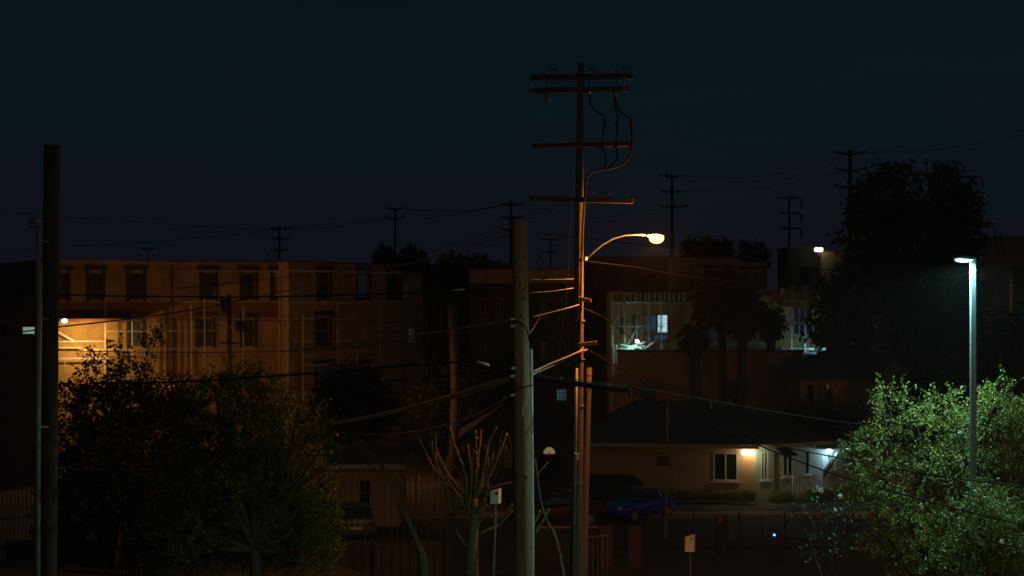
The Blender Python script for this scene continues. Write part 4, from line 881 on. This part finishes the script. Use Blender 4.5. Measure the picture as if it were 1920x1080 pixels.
far_tree('low dark bush in front of the gabled house', 1520, 98, [(1500, 785, 18), (1530, 780, 20), (1560, 790, 22), (1595, 800, 24)], per=12, size=.2, trunkh=.6)
# shaggy palms before the tan block
def palm(px, yc, Y, rpx, label, trunkpx):
    c = W(px, yc, Y); b = Vector((*G(trunkpx, Y), 0)); t = thing('palm_tree', label, 'palm', b, group='shaggy palms before the tan block')
    MB().tube([b, b.lerp(c, .5) + Vector((.1, 0, 0)), c], [.3, .24, .26], 10).build('trunk', M['bark'], t, smooth=True)
    Rr = rpx / FPX * Y; vv = []; dd = []
    for k in range(120):
        a = random.uniform(0, 6.283); el = random.uniform(-1.4, 1.3); Ln = Rr * random.uniform(.75, 1.15); p = Vector(c); d = Vector((math.cos(a) * math.cos(el), math.sin(a) * math.cos(el), math.sin(el)))
        for s in range(14):
            p = p + d * Ln / 14; d = (d + Vector((0, 0, -.085))).normalized()
            side = d.cross(Vector((0, 0, 1))).normalized()
            for sg in (-1, 1):
                vv.append(tuple(p)); e = side * sg * .8 + d * .6 + Vector((0, 0, -.45)); dd.append(tuple(e))
    v, f = leaf_mesh(np.array(vv), np.array(dd), Rr * .27); v2 = v
    build_np('crown', v2, f, LF['palm'], t)
palm(1353, 552, 104, 60, 'left of the two big shaggy palms before the tan block', 1347)
palm(1395, 578, 103, 52, 'right of the two big shaggy palms before the tan block', 1377)
palm(1302, 632, 102, 30, 'lowest small palm with drooping fronds left of the big palms', 1302)
palm(1445, 600, 105, 34, 'smaller palm right of the big palms beside the balcony bay', 1440)
palm(849, 560, 108, 19, 'slim orange lit palm left of the foreground pole', 851)
# hedges and shrubs by the cream house
def hedge(F, a, b, ytop, dd, label, per=130, name='hedge'):
    u0, zt = F.at(a, ytop); u1 = F.at(b, ytop)[0]; n = int((u1 - u0) * 14); cls = []
    for i in range(n):
        u = u0 + (u1 - u0) * (i + .5) / n
        for zz in np.linspace(.25, zt - .15, 3): cls.append((F.pt(u, zz, dd + random.uniform(-.1, .1)), (.22, .38, .24)))
    v, d, _ = sprigs(cls, per, 8, .14, .05, .6); lv, f = leaf_mesh(v, d, .07); o0 = F.pt(u0, 0, dd)
    build_np(name, lv, f, LF['hedge'], None, org=o0, label=label, cat='hedge')
hedge(FA, 1256, 1384, 917, 1.2, 'clipped long hedge under the white framed window of the cream house')
hedge(FA, 1388, 1421, 918, 1.3, 'rounded bush at the corner of the cream house', name='shrub')
hedge(FB, 1424, 1462, 936, .8, 'low bush under the narrow window beside the corner', name='shrub')
hedge(FB, 1466, 1520, 927, 1.5, 'low shrubs in front of the white picket railing', name='shrub')
hedge(FB, 1520, 1590, 905, 2.0, 'taller dark shrubs near the blue lit porch', name='shrub')
# pollarded tree
def limbs(root, lst, Y, name='limb'):
    for pts, r0, r1 in lst:
        yj = random.uniform(-.5, .5); n = len(pts)
        P_ = spline([W(x, y, Y + yj * i / (n - 1)) for i, (x, y) in enumerate(pts)], 5); m_ = len(P_)
        P_ = [p + Vector((random.uniform(-1, 1), 0, random.uniform(-1, 1))) * .012 for p in P_]
        rr = [(r0 + (r1 - r0) * i / (m_ - 1)) * .6 for i in range(m_)]; rr[-1] *= 1.25; rr[-2] *= 1.2
        rr = [r * random.uniform(.80, 1.16) for r in rr]
        MB().tube(P_, rr, 9).build(name, M['pollard'], root, smooth=True)
YP = 50
pt = thing('pollarded_tree', 'leafless pollarded tree with many cut upright limbs left of the foreground pole', 'tree', ext(W(885, 1000, YP), W(884, 1080, YP), 1.2), )
b0 = ORG[pt]
MB().tube(spline([b0, W(884, 1080, YP), W(887, 1000, YP), W(890, 935, YP)], 4), [.19] * 5 + [.17, .16, .15, .14, .13, .12, .1, .09], 10).build('trunk', M['pollard'], pt, smooth=True)
limbs(pt, [([(888, 980), (876, 940), (872, 890), (857, 850), (850, 830), (843, 802)], .1, .055),
           ([(888, 950), (893, 900), (896, 860), (902, 805)], .1, .05), ([(893, 880), (892, 840), (891, 806)], .06, .045),
           ([(891, 940), (905, 890), (912, 850), (918, 825), (932, 800)], .085, .035), ([(884, 900), (881, 865), (877, 833)], .06, .04),
           ([(900, 920), (920, 890), (936, 850), (951, 812)], .08, .05), ([(878, 965), (862, 935), (850, 915)], .07, .04),
           ([(884, 1010), (900, 975), (912, 935), (915, 880), (913, 833)], .075, .035),
           ([(900, 925), (930, 912), (960, 904)], .04, .03), ([(900, 1000), (935, 985), (952, 965), (960, 945)], .07, .045)], YP)
ex = []
for k in range(15):
    x0 = 886 + random.uniform(-8, 8); y0 = random.uniform(940, 1010); x1 = random.uniform(795, 955); y1 = 812 + abs(x1 - 885) * .35 + random.uniform(0, 45)
    ex.append(([(x0, y0), (x0 + (x1 - x0) * .3, y0 + (y1 - y0) * .35), (x0 + (x1 - x0) * .68, y0 + (y1 - y0) * .66), (x1, y1)], .05, .028))
limbs(pt, ex, YP)
limbs(pt, [([(880, 1030), (858, 1000), (845, 960), (838, 920), (826, 885), (812, 850), (810, 828)], .08, .035),
           ([(838, 925), (826, 895), (818, 870), (817, 815)], .06, .04), ([(826, 905), (812, 880), (800, 852), (783, 818)], .05, .03),
           ([(860, 1010), (836, 975), (815, 945), (795, 920), (784, 893)], .05, .03)], YP)
for pp in ([(948, 800), (938, 820), (936, 850), (925, 848)], [(954, 815), (958, 840), (950, 850)], [(926, 838), (925, 862), (916, 830)]):
    MB().tube(spline([W(x, y, YP) for x, y in pp]), .008, 5).build('twig', M['pollard'], pt)
mb = MB()
for k in range(26):
    x0 = random.choice([843, 850, 872, 893, 902, 918, 932, 951, 810, 817, 783, 877]) + random.uniform(-3, 8); y0 = random.uniform(815, 900)
    MB().tube([W(x0, y0, YP), W(x0 + random.uniform(-8, 8), y0 - random.uniform(8, 20), YP), W(x0 + random.uniform(-14, 14), y0 - random.uniform(22, 40), YP)], [.009, .007, .003], 4).build('shoot', M['pollard'], pt)
for k in range(9):
    MB().ball(W(random.choice([846, 872, 877, 893, 897, 914, 905, 920]) + random.uniform(-2, 2), random.uniform(820, 960), YP), .06, .06, .05, 7, 5).build('knuckle', M['pollard'], pt)
p2 = thing('pollarded_tree', 'smaller leaning pollard trunk behind the fence before the ochre house', 'tree', (*G(800, 51), 1.0))
MB().tube(spline([ORG[p2], W(795, 1060, 51), W(775, 1000, 51), W(748, 940, 51)], 4), [.16] * 5 + [.11, .1, .09, .085, .08, .075, .07, .065], 10).build('trunk', M['pollard'], p2, smooth=True)
limbs(p2, [([(748, 940), (730, 895), (705, 862), (680, 840), (668, 828)], .06, .035), ([(724, 885), (712, 862), (692, 845), (672, 822)], .045, .03), ([(735, 905), (712, 885), (680, 868)], .045, .025), ([(775, 1000), (755, 960), (742, 930), (725, 915)], .055, .035), ([(790, 1040), (770, 985), (758, 940), (750, 900), (738, 885)], .07, .04)], 51)
p3 = thing('pollarded_tree', 'thin forked cut branches poking out right of the foreground pole', 'tree', (*G(1020, 40), 0))
MB().tube(spline([W(1075, 1180, 40), W(1045, 1020, 40), W(1025, 975, 40), W(1014, 940, 40), W(1007, 890, 40), W(1003, 860, 40)], 4), [.035] * 6 + [.02] * 15, 8).build('trunk', M['pollard'], p3, smooth=True)
limbs(p3, [([(1006, 893), (1016, 880), (1028, 866)], .03, .022), ([(1000, 985), (1008, 970), (1014, 957)], .04, .045), ([(1004, 1000), (1016, 978), (1030, 955)], .04, .045)], 40)

# ---------------------------------------------------------------- fences, boxes, pillars
def fence(pts, Y0s, zb_off, label, spacing, pr=.012, ztop=None, over=.22, sub=None, name='iron_fence', post_every=18, picket=True, mt='black'):
    """pts: list of (px, py_top, Y) corners; pickets stand to the ground"""
    c = [W(*p) for p in pts]; t = thing(name, label, 'fence', (c[0].x, c[0].y, zb_off))
    pk = []
    for a, b in zip(c[:-1], c[1:]):
        d = b - a; n = max(1, int(round(Vector((d.x, d.y)).length / spacing))); dirv = d.normalized()
        for k in range(n + 1):
            p = a.lerp(b, k / n); g = zb_off
            if k % post_every == 0: MB().box(p.x - .035, p.x + .035, p.y - .035, p.y + .035, g, p.z + .03).build('post', M[mt], t)
            elif picket: pk.append((p, g))
        for off in (-over, -(a.z - zb_off) + .3):
            MB().tube([a + Vector((0, 0, off)), b + Vector((0, 0, off))], .02, 4).build('rail', M[mt], t)
    for i in range(0, len(pk)):
        p, g = pk[i]
        if i < 90 or sub is None:
            MB().tube([(p.x, p.y, g), (p.x, p.y, p.z - .06), (p.x, p.y, p.z)], [pr, pr, pr * .3], 4).build('picket', M[mt], t)
    return t
fence([(322, 893, 58), (560, 889, 61), (838, 888, 64)], 0, 1.6, 'tall black iron fence across the green tree and ochre house', .235, .02)
fence([(-60, 908, 62), (110, 899, 60), (322, 887, 57.6)], 0, 1.6, 'black iron fence section running off the left edge', .14 * 1.2, .013)
fence([(838, 888, 64), (853, 893, 70)], 0, .9, 'short return of the iron fence beside the pollarded tree', .55, .016)
MB().box(-17.5, -2.4, 66.3, 66.6, -.1, 1.62).build('retaining_wall', M['darkwall'], label='low grey retaining wall below the left iron fence', cat='wall')
fence([(1215, 962, 76), (1600, 962, 76), (1860, 968, 76)], 0, 0, 'dark wire fence with spaced posts along the street before the cream house', .93, .02, post_every=2, over=.1, name='wire_fence')
fence([(1357, 1004, 68.5), (1620, 1004, 68.5)], 0, 0, 'low iron picket fence at the bottom right of centre', .28, .013, over=.15)
for px in (1137, 1191):
    a = W(px, 987, 72); MB().box(a.x - .27, a.x + .23, 71.8, 72.3, -.05, a.z).build('gate_pillar', M['brownd'], label='left of two ochre gate pillars below the blue car' if px == 1137 else 'right of two ochre gate pillars below the blue car', cat='pillar', group='ochre gate pillars', bevel=.02)
wl_ = thing('garden_wall', 'dark low wall and coping left of the gate pillars', 'wall', (*G(1000, 73), 0))
a = W(1122, 990, 73); MB().box(W(1006, 0, 73).x, a.x, 73, 73.2, -.05, W(1000, 990, 73).z).build('wall', M['darkwall'], wl_)
MB().box(W(1006, 0, 73).x, a.x, 72.95, 73.25, W(1000, 990, 73).z, W(1000, 987, 73).z).build('coping', M['brown'], wl_)
hr = thing('handrail', 'short metal handrail rising right in front of the gate pillars', 'railing', (*G(1075, 66), 0))
MB().tube([W(1073, 1012, 66), W(1138, 1003, 66)], .03, 6).build('rail', M['galvd'], hr)
for px in range(1076, 1140, 9): MB().tube([W(px, 1013 - (px - 1073) * .138, 66), (W(px, 0, 66).x, 66, 0)], .014, 5).build('baluster', M['galvd'], hr)
# pale boxes on posts
def postbox(x0, x1, y0, y1, Y, label, pxb, slant=0):
    a, b = W(x0, y1, Y), W(x1, y0, Y); t = thing('meter_box', label, 'metal box', (*G(pxb, Y), ground_h(*G(pxb, Y))))
    mb = MB(); cut = (b.z - a.z) * .18
    mb.add([(a.x, Y - .08, a.z), (b.x - .07, Y - .16, a.z), (b.x - .07, Y - .16, b.z), (a.x, Y - .08, b.z - cut), (b.x, Y + .1, a.z), (b.x, Y + .1, b.z), (a.x + .05, Y + .16, a.z), (a.x + .05, Y + .16, b.z - cut)],
           [(0, 1, 2, 3), (1, 4, 5, 2), (4, 6, 7, 5), (6, 0, 3, 7), (3, 2, 5, 7), (0, 6, 4, 1)]); bx = mb.build('box', M['trim'], t, bevel=.008)
    MB().ball(W((x0 + x1) / 2 + 2, y0 + 9, Y - .17), .035, .02, .035).build('knob', M['black'], bx)
    MB().tube([(*G(pxb, Y), ORG[t].z), W((x0 + x1) / 2, y1, Y)], .03, 8).build('post', M['galvd'], t)
postbox(919, 940, 916, 944, 48, 'pale metal box on a leaning post beside the pollarded tree', 918)
postbox(1284, 1305, 1001, 1034, 64, 'pale upright panel on a post at bottom centre right', 1294)
# small blue indicator, hydrant like post
bi = thing('meter_post', 'short dark post with a tiny blue indicator light behind the low fence', 'post', (*G(1452, 72), 0))
MB().box(G(1446, 72)[0], G(1458, 72)[0], 71.9, 72.1, -.02, W(0, 1000, 72).z).build('post', M['darkframe'], bi, bevel=.02)
MB().ball(W(1452, 1003, 71.85), .04).build('indicator', E['blue'], bi)
sg = thing('bin', 'dark post box with a small red panel on the street fence', 'box', (*G(1350, 75.5), 0))
a = W(1350, 960, 75.5); MB().box(a.x - .22, a.x + .3, 75.3, 75.7, 0, a.z - .1).build('body', M['black'], sg, bevel=.03)
a = W(1351, 968, 75.2); MB().box(a.x - .1, a.x + .1, 75.24, 75.29, a.z - .28, a.z + .05).build('panel', M['skin'], sg)
# thin sign pole before the cream house
sp_ = thing('sign_post', 'thin rusty post with a small dark sign between blue car and hedge', 'sign', (*G(1248, 80), 0))
MB().tube([(*G(1248, 80), 0), W(1252, 757, 80)], .045, 8).build('post', M['brown'], sp_)
a = W(1232, 873, 79.9); b = W(1256, 855, 79.9); MB().box(a.x, b.x, 79.88, 79.93, a.z, b.z).build('panel', M['darkframe'], sp_)
# amber lamp right edge
am = thing('porch_light', 'small amber lamp at the right edge', 'lamp', W(1918, 715, 85)); MB().ball(W(1918, 708, 85), .11).build('bulb', E['amber'], am, smooth=True)
MB().tube([W(1918, 708, 85.1), W(1918, 716, 85.4)], .03, 6).build('bracket', M['galvd'], am); light('porch_light_lamp', 'POINT', W(1914, 708, 84.6), (1, .5, .15), 9, am, .1)
for (x0, y0, x1, y1, lb) in ((1865, 430, 1872, 470, 'taller thin slanting mast over the reddish roof'), (1876, 436, 1882, 470, 'shorter thin slanting mast over the reddish roof')):
    MB().tube([W(x1, y1 + 8, 127), W(x0, y0, 127)], .06, 6).build('antenna_mast', M['woodd'], label=lb, cat='mast')

# ---------------------------------------------------------------- cars
def car(label, paint, loc, rz, Lc=4.4, Wc=1.72, Hc=1.4, kind='coupe', rimlabel=None, name='parked_car'):
    t = thing(name, label, 'car', loc, local=True)
    hl = Lc / 2; w = Wc / 2
    if kind == 'coupe':   # x, z_bottom, z_shoulder, z_deck, halfwidth
        st = [(-hl, .42, .58, .62, .62), (-hl + .08, .28, .62, .68, .74), (-hl + .5, .22, .70, .80, .83), (-hl + 1.2, .2, .78, .90, .86), (-hl + 1.6, .2, .82, .93, .86), (-.2, .2, .85, .94, .86), (hl - 1.2, .2, .9, .97, .86), (hl - .6, .22, .92, 1.02, .84), (hl - .12, .3, .88, .99, .76), (hl, .42, .75, .85, .66)]
        cab = [(-hl + 1.15, .93, .60, .70), (-hl + 1.95, Hc - .05, .55, .56), (-hl + 2.35, Hc, .55, .56), (-hl + 3.0, Hc - .03, .54, .56), (hl - .72, 1.0, .58, .70)]
    else:
        st = [(-hl, .45, .72, .80, .68), (-hl + .1, .3, .82, .92, .80), (-hl + .6, .26, .92, 1.02, .87), (-hl + 1.1, .25, .96, 1.06, .88), (0, .25, 1.0, 1.08, .88), (hl - .6, .25, 1.02, 1.08, .88), (hl - .1, .3, 1.0, 1.06, .84), (hl, .42, .95, 1.0, .78)]
        cab = [(-hl + 1.0, 1.05, .66, .76), (-hl + 1.7, Hc - .03, .6, .62), (-.1, Hc, .62, .64), (hl - .5, Hc - .04, .6, .62), (hl - .12, 1.03, .66, .76)]
    mb = MB(); ring = 10
    for (x, zb, zs, zd, hw) in st:
        hw = hw * w / .86
        pr = [(0, zb), (hw * .86, zb), (hw * .98, zb + .12), (hw, (zb + zs) / 2 + .05), (hw * .97, zs), (hw * .8, zd - .01), (0, zd + .02)]
        loop = pr + [(-a, b) for a, b in pr[-2:0:-1]]
        mb.v += [(x, a, b) for a, b in loop]
    n = 12
    for i in range(len(st) - 1):
        for k in range(n): mb.f.append((i * n + k, i * n + (k + 1) % n, (i + 1) * n + (k + 1) % n, (i + 1) * n + k))
    mb.f += [tuple(range(n - 1, -1, -1)), tuple((len(st) - 1) * n + k for k in range(n))]
    body = mb.build('body', M[paint], t, smooth=True)
    sm = body.modifiers.new('s', 'SUBSURF'); sm.levels = 1; sm.render_levels = 2
    # roof panel and glass
    mb = MB()
    for (x, z, hwt, hwb) in cab: mb.v += [(x, -hwt * w / .86, z), (x, hwt * w / .86, z), (x, -hwt * w / .86 - .05, z - .06), (x, hwt * w / .86 + .05, z - .06)]
    for i in (1, 2): mb.f += [(i * 4, i * 4 + 1, i * 4 + 5, i * 4 + 4), (i * 4 + 2, i * 4, i * 4 + 4, i * 4 + 6), (i * 4 + 1, i * 4 + 3, i * 4 + 7, i * 4 + 5)]
    mb.build('roof', M[paint], t, smooth=True)
    k = w / .86; g = [(x, z, a * k, b * k) for x, z, a, b in cab]
    gz = g[0][1] - .02
    mb = MB()   # windscreen, rear window, sides
    A, B, C_, D, E_ = g
    mb.add([(A[0], -A[3], gz), (A[0], A[3], gz), (B[0], B[2], B[1] - .01), (B[0], -B[2], B[1] - .01)], [(0, 1, 2, 3)]); mb.build('windscreen', M['glass'], t)
    MB().add([(E_[0], -E_[3], E_[1] - .02), (E_[0], E_[3], E_[1] - .02), (D[0], D[2], D[1] - .01), (D[0], -D[2], D[1] - .01)], [(3, 2, 1, 0)]).build('rear_window', M['glass'], t)
    for s in (-1, 1):
        MB().add([(A[0], s * A[3], gz), (E_[0], s * E_[3], E_[1] - .02), (D[0], s * (D[2] + .04), D[1] - .05), (C_[0], s * (C_[2] + .04), C_[1] - .06), (B[0], s * (B[2] + .04), B[1] - .06)], [(0, 1, 2, 3, 4)]).build('side_window', M['glass'], t)
        MB().tube([(B[0] + .9, s * (B[2] + .06), B[1] - .05), (B[0] + 1.0, s * (A[3] + .03), gz + .02)], .03, 5).build('pillar', M[paint], t)
        MB().tube([(A[0], s * A[3], gz), (B[0], s * (B[2] + .03), B[1] - .03), (C_[0], s * (C_[2] + .05), C_[1] - .04), (D[0], s * (D[2] + .03), D[1] - .03), (E_[0], s * E_[3], E_[1] - .02)], .035, 5).build('pillar', M[paint], t)
        MB().ball((A[0] + .25, s * (w + .06), gz + .1), .07, .09, .06).build('mirror', M[paint], t, smooth=True)
        MB().ball((-hl + .13, s * (w - .24), .66 if kind == 'coupe' else .82), .1, .17, .07).build('headlight', M['clear'], t, smooth=True)
        MB().ball((hl - .08, s * (w - .2), .86), .08, .16, .08).build('tail_light', M['redglass'], t, smooth=True)
    MB().box(hl - .03, hl + .03, -.25, .25, .6, .72).build('number_plate', M['trim'], t)
    wx = Lc * .295
    for x in (-wx, wx):
        for s in (-1, 1):
            c0 = (x, s * (w - .17), .31); c1 = (x, s * (w + .02), .31)
            tyre = MB().tube([(x, s * (w - .19), .31), (x, s * (w - .16), .31), (x, s * (w - .0), .31), (x, s * (w + .025), .31)], [.27, .315, .315, .28], 24)
            wo = tyre.build('wheel', M['tyre'], t, smooth=False); rb_ = MB().tube([(x, s * (w + .0), .31), (x, s * (w + .03), .31)], [.20, .205], 20); 
            mb = MB()
            for q in range(7):
                a = q * 2 * math.pi / 7; e = Vector((math.cos(a), 0, math.sin(a))); f_ = Vector((-math.sin(a), 0, math.cos(a))); c = Vector((x, s * (w + .045), .31))
                mb.add([c - f_ * .03, c + f_ * .03, c + e * .2 + f_ * .022, c + e * .2 - f_ * .022], [(0, 1, 2, 3)])
            mb.ball((x, s * (w + .04), .31), .05, .02, .05)
            for q in range(20):
                a0, a1 = q * math.pi / 10, (q + 1) * math.pi / 10
                mb.add([(x + rr * math.cos(a), s * (w + .042), .31 + rr * math.sin(a)) for rr, a in ((.185, a0), (.22, a0), (.22, a1), (.185, a1))], [(0, 1, 2, 3)])
            mb.build('rim', M['alloy'], wo)
            MB().tube([(x + .36 * math.cos(a), s * (w - .0), .31 + .36 * math.sin(a)) for a in np.linspace(0, math.pi, 12)], .03, 5).build('wheel_arch', M[paint], t)
    t.rotation_euler = (0, 0, rz); return t
cx, cy = G(1191, 88.0)
car('blue two door car with pale alloy wheels parked before the cream house', 'bluep', (cx, 86.6 + .4, .02), math.radians(47), Lc=4.1)
car('very dark car behind the front of the blue car', 'darkp', (*G(1128, 93.2), .0), math.radians(20), Lc=4.0, kind='suv', Hc=1.42)
car('dark red car half hidden between the two middle poles', 'redp', (*G(1045, 85), .02), math.radians(8), Lc=4.3)
car('silver hatchback seen from behind through the iron fence', 'silverp', (*G(658, 80.2), .0), math.radians(-80), Lc=4.2, kind='suv', Hc=1.5)

# ---------------------------------------------------------------- night haze
hm = bpy.data.materials.new('haze air'); hm.use_nodes = True; n = hm.node_tree; n.nodes.clear()
o_ = n.nodes.new('ShaderNodeOutputMaterial'); pv = n.nodes.new('ShaderNodeVolumePrincipled')
pv.inputs['Color'].default_value = (.8, .85, .9, 1); pv.inputs['Density'].default_value = 0.00022; pv.inputs['Anisotropy'].default_value = 0.0
n.links.new(pv.outputs[0], o_.inputs['Volume'])
MB().box(-705, 705, -65, 905, -1.5, 40).build('haze', hm, kind='stuff', org=(0, 0, 0))
